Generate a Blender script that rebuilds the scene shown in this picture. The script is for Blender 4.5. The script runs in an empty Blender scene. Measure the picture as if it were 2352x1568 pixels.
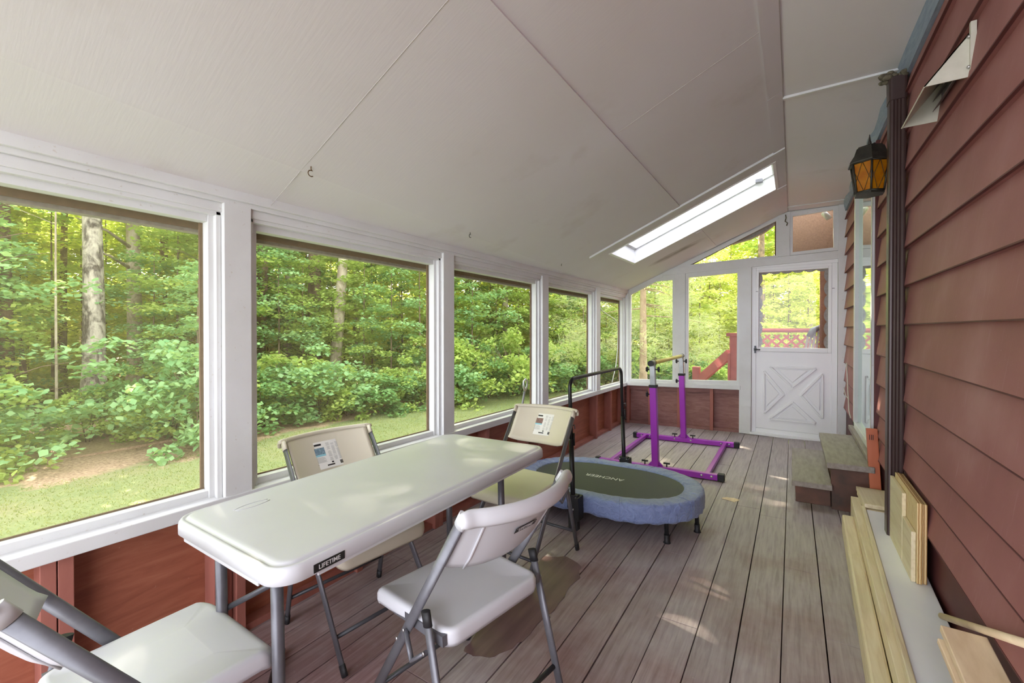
import bpy, bmesh, math, random
import numpy as np
from mathutils import Vector, Matrix
SC = bpy.context.scene
COL = SC.collection
PI = math.pi
random.seed(7)
# ------------------------------------------------------------------ camera
F_PX = 970.0
cam_d = bpy.data.cameras.new('camera'); cam = bpy.data.objects.new('camera', cam_d); COL.objects.link(cam)
cam_d.sensor_fit = 'HORIZONTAL'; cam_d.sensor_width = 36.0
cam_d.lens = 36.0 * F_PX / 2352.0
cam_d.shift_y = -21.6 / 2352.0
cam_d.clip_start = 0.02; cam_d.clip_end = 300
cam.location = (0, 0, 1.30)
cam.rotation_euler = (PI / 2 - 0.0076, 0, math.radians(33.6))
SC.camera = cam
# ------------------------------------------------------------------ sky, sun, exposure
W = bpy.data.worlds.new('sky'); SC.world = W; W.use_nodes = True
bg = W.node_tree.nodes['Background']
bg.inputs['Color'].default_value = (0.935, 0.95, 1.045, 1)
bg.inputs['Strength'].default_value = 1.0
sun_d = bpy.data.lights.new('sun', 'SUN'); sun = bpy.data.objects.new('sun', sun_d); COL.objects.link(sun)
sun_d.energy = 15.0; sun_d.angle = math.radians(0.6); sun_d.color = (1.0, 0.90, 0.70)
sdir = Vector((0.80, -0.18, -0.62))          # the way the sunlight travels
sun.rotation_euler = sdir.to_track_quat('-Z', 'Y').to_euler()
SC.view_settings.view_transform = 'Standard'; SC.view_settings.look = 'None'
SC.view_settings.gamma = 1.0; SC.view_settings.use_curve_mapping = False
SC.view_settings.exposure = 2.5
SC.cycles.max_bounces = 6; SC.cycles.diffuse_bounces = 4; SC.cycles.glossy_bounces = 3
SC.cycles.transmission_bounces = 3; SC.cycles.transparent_max_bounces = 12
SC.cycles.use_denoising = True
SC.cycles.caustics_reflective = False; SC.cycles.caustics_refractive = False
SC.cycles.sample_clamp_indirect = 6.0

# ------------------------------------------------------------------ materials
def lin(c):
    return tuple(((v / 255.0) / 12.92 if v / 255.0 <= 0.04045 else ((v / 255.0 + 0.055) / 1.055) ** 2.4) for v in c)
def rgba(c): return (*lin(c), 1.0)
class N:
    def __init__(s, name):
        s.m = bpy.data.materials.new(name); s.m.use_nodes = True
        s.t = s.m.node_tree; s.p = s.t.nodes['Principled BSDF']; s.out = s.t.nodes['Material Output']
        s.tc = s.t.nodes.new('ShaderNodeTexCoord')
    def n(s, typ, **kw):
        x = s.t.nodes.new(typ)
        for k, v in kw.items(): setattr(x, k, v)
        return x
    def l(s, a, b): s.t.links.new(a, b)
    def mapping(s, scale, coord='Object', loc=(0, 0, 0), rot=(0, 0, 0)):
        m = s.n('ShaderNodeMapping'); m.inputs['Scale'].default_value = scale; m.inputs['Location'].default_value = loc
        m.inputs['Rotation'].default_value = rot
        s.l(s.tc.outputs[coord], m.inputs['Vector']); return m.outputs['Vector']
    def noise(s, vec, scale, detail=4, rough=0.55, dist=0.0):
        x = s.n('ShaderNodeTexNoise'); x.inputs['Scale'].default_value = scale; x.inputs['Detail'].default_value = detail
        x.inputs['Roughness'].default_value = rough; x.inputs['Distortion'].default_value = dist
        if vec is not None: s.l(vec, x.inputs['Vector'])
        return x.outputs['Fac']
    def ramp(s, fac, stops):
        r = s.n('ShaderNodeValToRGB'); e = r.color_ramp.elements
        while len(e) < len(stops): e.new(0.5)
        for el, (p, c) in zip(e, stops): el.position = p; el.color = c if len(c) == 4 else rgba(c)
        s.l(fac, r.inputs['Fac']); return r.outputs['Color']
    def mix(s, fac, a, b, mode='MIX'):
        m = s.n('ShaderNodeMix', data_type='RGBA', blend_type=mode)
        if isinstance(fac, (int, float)): m.inputs[0].default_value = fac
        else: s.l(fac, m.inputs[0])
        for v, i in ((a, 6), (b, 7)):
            if isinstance(v, tuple): m.inputs[i].default_value = v if len(v) == 4 else rgba(v)
            else: s.l(v, m.inputs[i])
        return m.outputs[2]
    def bump(s, h, strength=0.2, dist=0.01):
        b = s.n('ShaderNodeBump'); b.inputs['Strength'].default_value = strength; b.inputs['Distance'].default_value = dist
        s.l(h, b.inputs['Height']); s.l(b.outputs['Normal'], s.p.inputs['Normal'])
    def col(s, c):
        if isinstance(c, tuple): s.p.inputs['Base Color'].default_value = c if len(c) == 4 else rgba(c)
        else: s.l(c, s.p.inputs['Base Color'])
    def rough(s, r): s.p.inputs['Roughness'].default_value = r
    def metal(s, v): s.p.inputs['Metallic'].default_value = v

def simple(name, c, rough=0.5, metal=0.0, c2=None, scale=8.0, bump=0.0, stretch=(1, 1, 1), spec=None):
    k = N(name); k.rough(rough); k.metal(metal)
    v = k.mapping(stretch)
    nz = k.noise(v, scale)
    if c2 is None: c2 = tuple(max(0, x * 0.93) for x in c)
    k.col(k.ramp(nz, [(0.3, c), (0.72, c2)]))
    if bump: k.bump(nz, bump)
    if spec is not None: k.p.inputs['Specular IOR Level'].default_value = spec
    return k.m

M = {}
def build_materials():
    # white painted trim and ceiling
    k = N('white_paint'); v = k.mapping((1, 1, 1)); a = k.noise(v, 3.0); b = k.noise(v, 60.0, 3)
    k.col(k.mix(k.ramp(b, [(0.66, (0, 0, 0, 1)), (0.78, (1, 1, 1, 1))]), k.ramp(a, [(0.3, (224, 226, 226)), (0.75, (211, 211, 209))]), (198, 192, 182)))
    k.rough(0.45); k.bump(k.noise(k.mapping((1, 1, 0.12)), 90.0, 3), 0.06, 0.003); M['white'] = k.m
    M['doorwhite'] = simple('white_door_enamel', (242, 243, 244), 0.35, c2=(238, 239, 240), scale=3)
    k = N('ceiling_paint'); v = k.mapping((1, 1, 1)); a = k.noise(v, 0.8, 5); g = k.noise(k.mapping((6, 70, 6)), 1.5, 3)
    st = k.noise(v, 2.2, 5)
    k.col(k.mix(k.ramp(st, [(0.60, (0, 0, 0, 1)), (0.80, (1, 1, 1, 1))]), k.ramp(a, [(0.3, (222, 219, 224)), (0.7, (216, 211, 212))]), (204, 197, 196)))
    c0 = k.mix(k.ramp(st, [(0.60, (0, 0, 0, 1)), (0.80, (1, 1, 1, 1))]), k.ramp(a, [(0.3, (222, 219, 224)), (0.7, (216, 211, 212))]), (204, 197, 196))
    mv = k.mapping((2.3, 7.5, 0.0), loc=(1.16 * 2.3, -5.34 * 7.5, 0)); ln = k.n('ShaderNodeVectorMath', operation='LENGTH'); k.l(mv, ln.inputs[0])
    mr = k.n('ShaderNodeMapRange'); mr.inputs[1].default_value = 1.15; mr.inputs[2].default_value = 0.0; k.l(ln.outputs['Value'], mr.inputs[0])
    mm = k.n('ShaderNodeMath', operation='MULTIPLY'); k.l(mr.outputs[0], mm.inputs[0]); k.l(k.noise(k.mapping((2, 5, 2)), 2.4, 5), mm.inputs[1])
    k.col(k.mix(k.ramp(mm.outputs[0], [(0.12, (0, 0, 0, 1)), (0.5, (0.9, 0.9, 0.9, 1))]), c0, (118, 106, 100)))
    k.rough(0.6); k.bump(g, 0.10, 0.004); M['ceil'] = k.m
    # floor boards
    k = N('weathered_deck_boards')
    sep = k.n('ShaderNodeSeparateXYZ'); k.l(k.tc.outputs['Object'], sep.inputs[0])
    mx = k.n('ShaderNodeMath', operation='DIVIDE'); k.l(sep.outputs['X'], mx.inputs[0]); mx.inputs[1].default_value = 0.154
    ofx = k.n('ShaderNodeMath', operation='ADD'); k.l(mx.outputs[0], ofx.inputs[0]); ofx.inputs[1].default_value = 40.2
    fl = k.n('ShaderNodeMath', operation='FLOOR'); k.l(ofx.outputs[0], fl.inputs[0])
    cmb = k.n('ShaderNodeCombineXYZ'); k.l(fl.outputs[0], cmb.inputs[0])
    wn = k.n('ShaderNodeTexWhiteNoise'); k.l(cmb.outputs[0], wn.inputs['Vector'])
    grain = k.noise(k.mapping((26, 1.6, 1)), 2.2, 6, 0.65, 0.4)
    blot = k.noise(k.mapping((1, 1, 1)), 1.7, 5, 0.6)
    fine = k.noise(k.mapping((1, 1, 1)), 34, 4)
    grey = k.ramp(grain, [(0.3, (146, 135, 134)), (0.5, (170, 160, 159)), (0.75, (188, 178, 177))])
    red = k.ramp(grain, [(0.3, (122, 92, 90)), (0.55, (146, 117, 115)), (0.78, (168, 142, 139))])
    # the boards near the table still carry their red-brown stain; those by the door have greyed
    gy = k.n('ShaderNodeMapRange'); k.l(sep.outputs['Y'], gy.inputs[0]); gy.inputs[1].default_value = 4.6; gy.inputs[2].default_value = 0.6
    gy.inputs[3].default_value = -0.22; gy.inputs[4].default_value = 0.10
    ad = k.n('ShaderNodeMath', operation='ADD'); k.l(blot, ad.inputs[0]); k.l(gy.outputs[0], ad.inputs[1])
    c = k.mix(k.ramp(ad.outputs[0], [(0.40, (0, 0, 0, 1)), (0.66, (1, 1, 1, 1))]), grey, red)
    c = k.mix(k.ramp(wn.outputs['Value'], [(0.0, (0, 0, 0, 1)), (1.0, (0.32, 0.32, 0.32, 1))]), c, (120, 106, 106))
    c = k.mix(k.ramp(fine, [(0.68, (0, 0, 0, 1)), (0.8, (0.5, 0.5, 0.5, 1))]), c, (190, 180, 172))
    k.col(c); k.rough(0.55); k.bump(grain, 0.22, 0.004); M['deck'] = k.m
    M['water'] = simple('damp_stain', (104, 76, 78), 0.4, c2=(126, 98, 98), scale=3, stretch=(8, 1, 1)); M['joint'] = simple('ceiling_joint', (196, 191, 187), 0.8)
    # red siding
    k = N('red_painted_siding'); v = k.mapping((1, 1, 1)); a = k.noise(v, 2.2, 6); d = k.noise(k.mapping((1, 9, 0.8)), 9, 5)
    f = k.noise(v, 90, 4)
    c = k.ramp(a, [(0.28, (140, 88, 84)), (0.52, (153, 100, 96)), (0.75, (168, 121, 118))])
    c = k.mix(k.ramp(d, [(0.62, (0, 0, 0, 1)), (0.85, (0.35, 0.35, 0.35, 1))]), c, (194, 156, 158))
    c = k.mix(k.ramp(f, [(0.70, (0, 0, 0, 1)), (0.78, (0.6, 0.6, 0.6, 1))]), c, (192, 160, 150))
    k.col(c); k.rough(0.6); k.bump(d, 0.12, 0.004); M['siding'] = k.m
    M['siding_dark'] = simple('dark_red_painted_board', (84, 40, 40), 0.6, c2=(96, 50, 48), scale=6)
    # red-brown kneewall plywood + studs
    k = N('red_brown_plywood'); a = k.noise(k.mapping((1, 1, 7)), 3.0, 6, 0.6, 1.2); s2 = k.noise(k.mapping((1, 1, 1)), 46, 4)
    c = k.ramp(a, [(0.25, (136, 78, 58)), (0.5, (158, 94, 70)), (0.8, (176, 114, 88))])
    c = k.mix(k.ramp(s2, [(0.70, (0, 0, 0, 1)), (0.77, (0.7, 0.7, 0.7, 1))]), c, (196, 160, 140))
    k.col(c); k.rough(0.5); k.bump(a, 0.25, 0.004); M['ply_red'] = k.m
    k = N('dark_red_plywood'); a = k.noise(k.mapping((1, 1, 5)), 3.4, 6, 0.6, 2.2); s2 = k.noise(k.mapping((1, 1, 1)), 40, 4)
    c = k.ramp(a, [(0.25, (122, 82, 74)), (0.5, (142, 100, 92)), (0.8, (162, 122, 114))])
    c = k.mix(k.ramp(s2, [(0.71, (0, 0, 0, 1)), (0.78, (0.7, 0.7, 0.7, 1))]), c, (196, 170, 160))
    k.col(c); k.rough(0.6); k.bump(a, 0.2, 0.004); M['ply_far'] = k.m
    M['stud'] = simple('red_painted_stud', (166, 106, 92), 0.55, c2=(146, 88, 76), scale=14, bump=0.1, stretch=(1, 1, 0.3))
    # plastics / metals
    M['plastic'] = simple('almond_plastic', (208, 210, 214), 0.42, c2=(203, 204, 207), scale=3, bump=0.0)
    M['cream'] = simple('warm_lit_plastic', (210, 204, 184), 0.42, c2=(204, 197, 175), scale=3)  # same plastic as above, the creamier light on two chairs put into its colour
    M['steel'] = simple('grey_powder_coated_steel', (112, 113, 118), 0.38, 0.35, c2=(100, 100, 105), scale=20)
    M['steel_d'] = simple('dark_grey_steel', (78, 80, 84), 0.4, 0.3, scale=20)
    M['zinc'] = simple('zinc_rivet', (190, 190, 190), 0.3, 0.9)
    M['rubber'] = simple('black_rubber', (30, 30, 32), 0.6)
    M['blackmetal'] = simple('black_metal_tube', (36, 37, 38), 0.35, 0.3)
    M['purple'] = simple('purple_powder_coat', (168, 62, 190), 0.3, 0.15, c2=(160, 56, 180), scale=4)
    M['silver'] = simple('brushed_silver', (176, 180, 180), 0.3, 0.55, scale=30)
    M['brass'] = simple('yellow_wood_bar', (240, 224, 138), 0.4, c2=(232, 212, 118), scale=20, stretch=(1, 0.1, 1))
    M['red'] = simple('bright_red_plastic', (226, 44, 34), 0.35)
    M['mat'] = simple('black_woven_mat', (58, 62, 62), 0.6, c2=(50, 53, 53), scale=260, bump=0.2)
    k = N('blue_nylon'); v = k.mapping((1, 1, 1)); a = k.noise(v, 22, 4, 0.6, 1.0)
    k.col(k.ramp(a, [(0.3, (108, 124, 168)), (0.7, (130, 146, 188))])); k.rough(0.42); k.bump(a, 0.9, 0.016)
    k.p.inputs['Sheen Weight'].default_value = 0.2; M['blue'] = k.m
    M['ink'] = simple('black_ink', (26, 26, 28), 0.4); M['paper'] = simple('white_label_paper', (232, 232, 224), 0.5, c2=(228, 228, 222))
    M['greyink'] = simple('grey_print', (176, 178, 172), 0.5); M['inkblue'] = simple('blue_grey_picture_print', (70, 96, 112), 0.5, c2=(150, 176, 188), scale=120)
    M['inkred'] = simple('brown_picture_print', (96, 62, 54), 0.5, c2=(150, 120, 112), scale=120); M['cyan'] = simple('pale_blue_print', (150, 205, 215), 0.5)
    M['white_ink'] = simple('white_print', (225, 225, 225), 0.5)
    # wood
    k = N('pressure_treated_pine'); a = k.noise(k.mapping((16, 1.1, 16)), 2.4, 5, 0.6, 1.0); b = k.noise(k.mapping((1, 1, 1)), 3, 3)
    kn = k.noise(k.mapping((1, 0.6, 1)), 9, 2)
    c = k.ramp(a, [(0.2, (196, 172, 134)), (0.5, (224, 208, 172)), (0.8, (236, 224, 194))])
    c = k.mix(k.ramp(b, [(0.45, (0, 0, 0, 1)), (0.7, (0.5, 0.5, 0.5, 1))]), c, (212, 204, 166))
    c = k.mix(k.ramp(kn, [(0.72, (0, 0, 0, 1)), (0.77, (0.9, 0.9, 0.9, 1))]), c, (112, 78, 50))
    k.col(c); k.rough(0.55); k.bump(a, 0.15, 0.003); M['pine'] = k.m
    k = N('end_grain_plywood'); wv = k.n('ShaderNodeTexWave', wave_type='BANDS', bands_direction='X'); wv.inputs['Scale'].default_value = 34; wv.inputs['Distortion'].default_value = 1.2
    k.l(k.mapping((1, 1, 1)), wv.inputs['Vector'])
    k.col(k.ramp(wv.outputs['Fac'], [(0.2, (168, 128, 76)), (0.5, (208, 176, 118)), (0.9, (222, 198, 148))])); k.rough(0.6); M['plyedge'] = k.m
    M['old_wood'] = simple('pale_weathered_board', (228, 206, 172), 0.6, c2=(204, 178, 142), scale=5, bump=0.15, stretch=(5, 1, 5))
    M['grey_wood'] = simple('grey_weathered_tread', (156, 146, 138), 0.6, c2=(128, 118, 110), scale=7, bump=0.25, stretch=(6, 1, 6))
    M['dark_wood'] = simple('dark_stained_step_box', (112, 74, 58), 0.6, c2=(66, 50, 42), scale=7, bump=0.2)
    M['orange'] = simple('orange_lacquered_wood', (196, 110, 72), 0.3, c2=(176, 92, 56), scale=6, stretch=(1, 1, 0.2))
    M['shelf'] = simple('white_laminate', (240, 241, 243), 0.3, c2=(236, 237, 240), scale=6)
    M['tape'] = simple('blue_grey_flashing', (120, 136, 156), 0.5, c2=(150, 162, 176), scale=18, bump=0.5, stretch=(4, 0.7, 4))
    M['brown'] = simple('dark_brown_aluminium', (72, 56, 54), 0.35, 0.2, c2=(64, 50, 48), scale=5)
    M['fascia'] = simple('brown_weathered_fascia', (92, 66, 50), 0.7, c2=(112, 84, 64), scale=40, bump=0.2)
    M['soffit_grey'] = simple('grey_soffit_board', (160, 156, 152), 0.7, c2=(136, 130, 126), scale=40, bump=0.2)
    M['osb'] = simple('orange_brown_sheathing', (128, 100, 76), 0.8, c2=(108, 82, 60), scale=60)
    M['ventp'] = simple('ivory_vent_plastic', (208, 206, 192), 0.5, c2=(190, 188, 172), scale=14)
    M['iron'] = simple('black_lantern_metal', (44, 42, 38), 0.5, 0.3, c2=(66, 64, 56), scale=30)
    M['rust'] = simple('rusty_hook_metal', (110, 84, 60), 0.5, 0.5)
    k = N('amber_glass'); k.col(k.ramp(k.noise(k.mapping((1, 1, 1)), 24, 3), [(0.3, (214, 140, 20)), (0.7, (190, 108, 12))])); k.rough(0.25)
    k.p.inputs['Transmission Weight'].default_value = 0.35; M['amber'] = k.m
    M['foam'] = simple('mouldy_foam_sealant', (124, 116, 96), 0.9, c2=(60, 56, 44), scale=60, bump=0.6)
    # outdoors
    M['rail'] = simple('red_painted_railing', (196, 108, 104), 0.55, c2=(180, 96, 92), scale=10)
    M['bark_m'] = bark('mottled_grey_bark', (196, 188, 166), (52, 44, 34)); M['bark_g'] = bark('smooth_grey_bark', (190, 178, 152), (140, 126, 102))
    M['bark_d'] = bark('dark_brown_bark', (132, 112, 88), (80, 66, 50)); M['bark_p'] = bark('pale_pine_bark', (178, 156, 124), (136, 112, 86))
    M['leaf_a'] = leafmat('maple_leaf_green', (134, 172, 90), (190, 206, 112), 0.5)
    M['leaf_b'] = leafmat('yellow_green_leaf', (180, 198, 92), (220, 222, 124), 0.58)
    M['leaf_c'] = leafmat('blue_green_leaf', (112, 166, 112), (160, 194, 134), 0.45)
    M['leaf_p'] = leafmat('pale_pine_needles', (176, 188, 130), (204, 208, 160), 0.5)
    M['leaf_d'] = leafmat('deep_green_leaf', (88, 138, 82), (130, 168, 104), 0.4)
    M['blade'] = leafmat('grass_blade', (122, 140, 80), (164, 166, 108), .5)
    k = N('mown_lawn'); v = k.mapping((1, 1, 1)); a = k.noise(v, 0.9, 6); b = k.noise(v, 30, 4)
    c = k.ramp(a, [(0.3, (104, 124, 70)), (0.55, (132, 142, 90)), (0.78, (156, 144, 106))])
    c = k.mix(0.35, c, k.ramp(b, [(0.3, (84, 108, 54)), (0.7, (158, 162, 106))]))
    sp = k.n('ShaderNodeSeparateXYZ'); k.l(k.tc.outputs['Object'], sp.inputs[0]); mr = k.n('ShaderNodeMapRange'); k.l(sp.outputs['X'], mr.inputs[0])
    mr.inputs[1].default_value = -6.9; mr.inputs[2].default_value = -8.6; mr.inputs[3].default_value = -.35; mr.inputs[4].default_value = .5
    am = k.n('ShaderNodeMath', operation='ADD'); k.l(mr.outputs[0], am.inputs[0]); k.l(k.noise(v, 1.3, 6, .7), am.inputs[1])
    c = k.mix(k.ramp(am.outputs[0], [(0.48, (0, 0, 0, 1)), (0.60, (1, 1, 1, 1))]), c, k.ramp(b, [(0.3, (134, 108, 82)), (0.7, (206, 176, 142))])); k.col(c); k.rough(0.9); k.bump(b, 0.6, 0.03); M['lawn'] = k.m
    k = N('leaf_litter'); v = k.mapping((1, 1, 1)); a = k.noise(v, 3, 6); b = k.noise(v, 26, 4)
    c = k.ramp(a, [(0.3, (158, 128, 98)), (0.6, (198, 166, 132)), (0.8, (140, 146, 88))])
    c = k.mix(0.4, c, k.ramp(b, [(0.3, (116, 92, 70)), (0.7, (232, 204, 168))])); k.col(c); k.rough(0.9); k.bump(b, 0.8, 0.05); M['litter'] = k.m
    # insect screen: a fine grey mesh, mostly see-through
    for nm, fac, cc in (('insect_screen', 0.22, (184, 176, 138)), ('light_insect_screen', 0.16, (196, 196, 190))):
        k = N(nm); tr = k.n('ShaderNodeBsdfTransparent'); ms = k.n('ShaderNodeMixShader'); ms.inputs[0].default_value = fac
        df = k.n('ShaderNodeBsdfDiffuse'); df.inputs['Color'].default_value = rgba(cc)
        k.l(tr.outputs[0], ms.inputs[1]); k.l(df.outputs[0], ms.inputs[2]); k.l(ms.outputs[0], k.out.inputs['Surface']); M[nm] = k.m
    k = N('clear_glass'); tr = k.n('ShaderNodeBsdfTransparent'); gl = k.n('ShaderNodeBsdfGlossy'); gl.inputs['Roughness'].default_value = 0.02
    ms = k.n('ShaderNodeMixShader'); ms.inputs[0].default_value = 0.05
    k.l(tr.outputs[0], ms.inputs[1]); k.l(gl.outputs[0], ms.inputs[2]); k.l(ms.outputs[0], k.out.inputs['Surface']); M['glass'] = k.m
    k = N('dark_room_glass'); df = k.n('ShaderNodeBsdfDiffuse'); df.inputs['Color'].default_value = rgba((60, 62, 60)); gl = k.n('ShaderNodeBsdfGlossy'); gl.inputs['Roughness'].default_value = 0.03
    gl.inputs['Color'].default_value = (0.9, 1.0, 0.95, 1)
    fr = k.n('ShaderNodeFresnel'); fr.inputs['IOR'].default_value = 2.3; ms = k.n('ShaderNodeMixShader')
    k.l(fr.outputs[0], ms.inputs[0]); k.l(df.outputs[0], ms.inputs[1]); k.l(gl.outputs[0], ms.inputs[2]); k.l(ms.outputs[0], k.out.inputs['Surface']); M['roomglass'] = k.m
def bark(name, c1, c2):
    k = N(name); a = k.noise(k.mapping((1, 1, 0.6)), 4.5, 5, 0.6, 0.6); b = k.noise(k.mapping((1, 1, 0.3)), 40, 4)
    k.col(k.mix(0.25, k.ramp(a, [(0.42, c1), (0.58, c2)]), k.ramp(b, [(0.3, c1), (0.7, c2)]))); k.rough(0.9); k.bump(b, 0.5, 0.02); return k.m
def leafmat(name, c1, c2, tl):
    k = N(name)
    oi = k.n('ShaderNodeObjectInfo')
    geo = k.n('ShaderNodeNewGeometry')
    a = k.noise(k.mapping((1, 1, 1)), 2.6, 3)
    c = k.ramp(geo.outputs['Random Per Island'], [(0.0, c1), (1.0, c2)])
    c = k.mix(k.ramp(a, [(0.35, (0, 0, 0, 1)), (0.7, (0.5, 0.5, 0.5, 1))]), c, tuple(min(255, x * 1.15) for x in c2))
    df = k.n('ShaderNodeBsdfDiffuse'); k.l(c, df.inputs['Color']); tb = k.n('ShaderNodeBsdfTranslucent')
    ty = k.mix(0.5, c, (194, 208, 104)); k.l(ty, tb.inputs['Color'])
    ms = k.n('ShaderNodeMixShader'); ms.inputs[0].default_value = tl
    k.l(df.outputs[0], ms.inputs[1]); k.l(tb.outputs[0], ms.inputs[2])
    k.l(ms.outputs[0], k.out.inputs['Surface'])
    return k.m
build_materials()

# ------------------------------------------------------------------ mesh helpers
class MB:
    def __init__(s): s.v = []; s.f = []; s.sm = []; s.cuts = []
    def cut(s): s.cuts.append((len(s.v), len(s.f))); return s       # what follows is a piece of its own
    def add(s, vs, fs, smooth=False, mat=None):
        o = len(s.v)
        for p in vs:
            p = Vector(p)
            if mat is not None: p = mat @ p
            s.v.append(tuple(p))
        for f in fs: s.f.append(tuple(i + o for i in f)); s.sm.append(smooth)
        return s
    def box(s, a, b, mat=None):
        (x0, y0, z0), (x1, y1, z1) = a, b
        return s.hexa([(x0, y0, z0), (x1, y0, z0), (x1, y1, z0), (x0, y1, z0)], [(x0, y0, z1), (x1, y0, z1), (x1, y1, z1), (x0, y1, z1)], mat)
    def hexa(s, lo, hi, mat=None):
        return s.add(list(lo) + list(hi), [(3, 2, 1, 0), (4, 5, 6, 7), (0, 1, 5, 4), (1, 2, 6, 5), (2, 3, 7, 6), (3, 0, 4, 7)], False, mat)
    def beam(s, p, q, w, h, up=(0, 0, 1), mat=None):
        p = Vector(p); q = Vector(q); d = (q - p).normalized(); u = Vector(up)
        if abs(d.dot(u)) > 0.98: u = Vector((1, 0, 0)) if abs(d.x) < 0.9 else Vector((0, 1, 0))
        sd = d.cross(u).normalized(); u = sd.cross(d).normalized()
        c = [(-w / 2, -h / 2), (w / 2, -h / 2), (w / 2, h / 2), (-w / 2, h / 2)]
        lo = [p + sd * a + u * b for a, b in c]; hi = [q + sd * a + u * b for a, b in c]
        return s.hexa(lo, hi, mat)
    def prism(s, pts, n, thick, mat=None):
        n = Vector(n).normalized() * thick; k = len(pts); a = [Vector(p) for p in pts]; b = [p + n for p in a]
        fs = [tuple(range(k))[::-1], tuple(range(k, 2 * k))] + [(i, (i + 1) % k, k + (i + 1) % k, k + i) for i in range(k)]
        return s.add(a + b, fs, False, mat)
    def tube(s, path, r, seg=12, r2=None, up=(0, 0, 1), caps=True, mat=None, radii=None):
        path = [Vector(p) for p in path]; n = len(path); vs = []; fs = []
        pu = None
        for i, p in enumerate(path):
            d = (path[min(i + 1, n - 1)] - path[max(i - 1, 0)]).normalized()
            if pu is None:
                u = Vector(up)
                if abs(d.dot(u)) > 0.95: u = Vector((1, 0, 0)) if abs(d.x) < 0.9 else Vector((0, 1, 0))
            else: u = pu
            sd = d.cross(u).normalized(); u = sd.cross(d).normalized(); pu = u
            rr = radii[i] if radii else r; ru = (r2 / r * rr) if r2 else rr
            for k in range(seg):
                t = 2 * PI * k / seg; vs.append(p + sd * math.cos(t) * rr + u * math.sin(t) * ru)
        for i in range(n - 1):
            for k in range(seg):
                fs.append((i * seg + k, i * seg + (k + 1) % seg, (i + 1) * seg + (k + 1) % seg, (i + 1) * seg + k))
        s.add(vs, fs, True, mat)
        if caps:
            s.add(vs[:seg], [tuple(range(seg))], False, mat); s.add(vs[-seg:], [tuple(range(seg))[::-1]], False, mat)
        return s
    def lathe(s, prof, seg=24, mat=None, smooth=True):
        vs = []; fs = []; n = len(prof)
        for r, z in prof:
            for k in range(seg):
                t = 2 * PI * k / seg; vs.append((r * math.cos(t), r * math.sin(t), z))
        for i in range(n - 1):
            for k in range(seg): fs.append((i * seg + k, i * seg + (k + 1) % seg, (i + 1) * seg + (k + 1) % seg, (i + 1) * seg + k))
        return s.add(vs, fs, smooth, mat)
    def loft(s, rings, smooth=True, mat=None, cap0=True, cap1=True):
        n = len(rings[0]); vs = [p for r in rings for p in r]; fs = []
        for i in range(len(rings) - 1):
            for k in range(n): fs.append((i * n + k, i * n + (k + 1) % n, (i + 1) * n + (k + 1) % n, (i + 1) * n + k))
        s.add(vs, fs, smooth, mat)
        if cap0: s.add(rings[0], [tuple(range(n))[::-1]], False, mat)
        if cap1: s.add(rings[-1], [tuple(range(n))], False, mat)
        return s
    def ball(s, c, r, seg=12, sc=(1, 1, 1), mat=None):
        pr = [(max(1e-4, math.sin(PI * i / 8)) * r, -math.cos(PI * i / 8) * r) for i in range(9)]
        m = Matrix.Translation(Vector(c)) @ Matrix.Diagonal((*sc, 1))
        if mat is not None: m = mat @ m
        return s.lathe(pr, seg, m)
    def build(s, name, mat, parent=None, bevel=0.0, bseg=2, subsurf=0):
        if s.cuts:
            ks = [(0, 0)] + [c for c in s.cuts if 0 < c[0] < len(s.v)] + [(len(s.v), len(s.f))]; first = None
            for (v0, f0), (v1, f1) in zip(ks[:-1], ks[1:]):
                if v1 == v0: continue
                q = MB(); q.v = s.v[v0:v1]; q.f = [tuple(i - v0 for i in f) for f in s.f[f0:f1]]; q.sm = s.sm[f0:f1]
                o = q.build(name, mat, parent, bevel, bseg, subsurf); first = first or o
            return first
        me = bpy.data.meshes.new(name)
        me.from_pydata(s.v, [], s.f); me.update()
        me.polygons.foreach_set('use_smooth', s.sm)
        if mat is not None: me.materials.append(mat)
        bm = bmesh.new(); bm.from_mesh(me); bmesh.ops.remove_doubles(bm, verts=bm.verts, dist=1e-5)
        bmesh.ops.recalc_face_normals(bm, faces=bm.faces); bm.to_mesh(me); bm.free()
        o = bpy.data.objects.new(name, me); COL.objects.link(o)
        if parent is not None: o.parent = parent
        if bevel:
            b = o.modifiers.new('bevel', 'BEVEL'); b.width = bevel; b.segments = bseg; b.limit_method = 'ANGLE'; b.angle_limit = math.radians(40)
        if subsurf:
            b = o.modifiers.new('subsurf', 'SUBSURF'); b.levels = subsurf; b.render_levels = subsurf
        return o
def rrect(w, d, r, seg=6, inset=0.0, z=0.0, cx=0, cy=0):
    w = w / 2 - inset; d = d / 2 - inset; r = max(0.002, r - inset); out = []
    for (sx, sy, a0) in ((1, 1, 0), (-1, 1, 90), (-1, -1, 180), (1, -1, 270)):
        for i in range(seg + 1):
            t = math.radians(a0 + 90 * i / seg); out.append(Vector((cx + sx * (w - r) + r * math.cos(t), cy + sy * (d - r) + r * math.sin(t), z)))
    return out
def tag(o, label=None, cat=None, group=None, kind=None):
    if label: o['label'] = label
    if cat: o['category'] = cat
    if group: o['group'] = group
    if kind: o['kind'] = kind
    return o
def empty(name, loc=(0, 0, 0), rot=(0, 0, 0)):
    o = bpy.data.objects.new(name, None); COL.objects.link(o); o.location = loc; o.rotation_euler = rot; o.empty_display_size = 0.1; return o
def copy_tree(o, parent=None):
    c = o.copy(); COL.objects.link(c); c.parent = parent
    for ch in list(o.children): copy_tree(ch, c)
    return c
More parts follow.
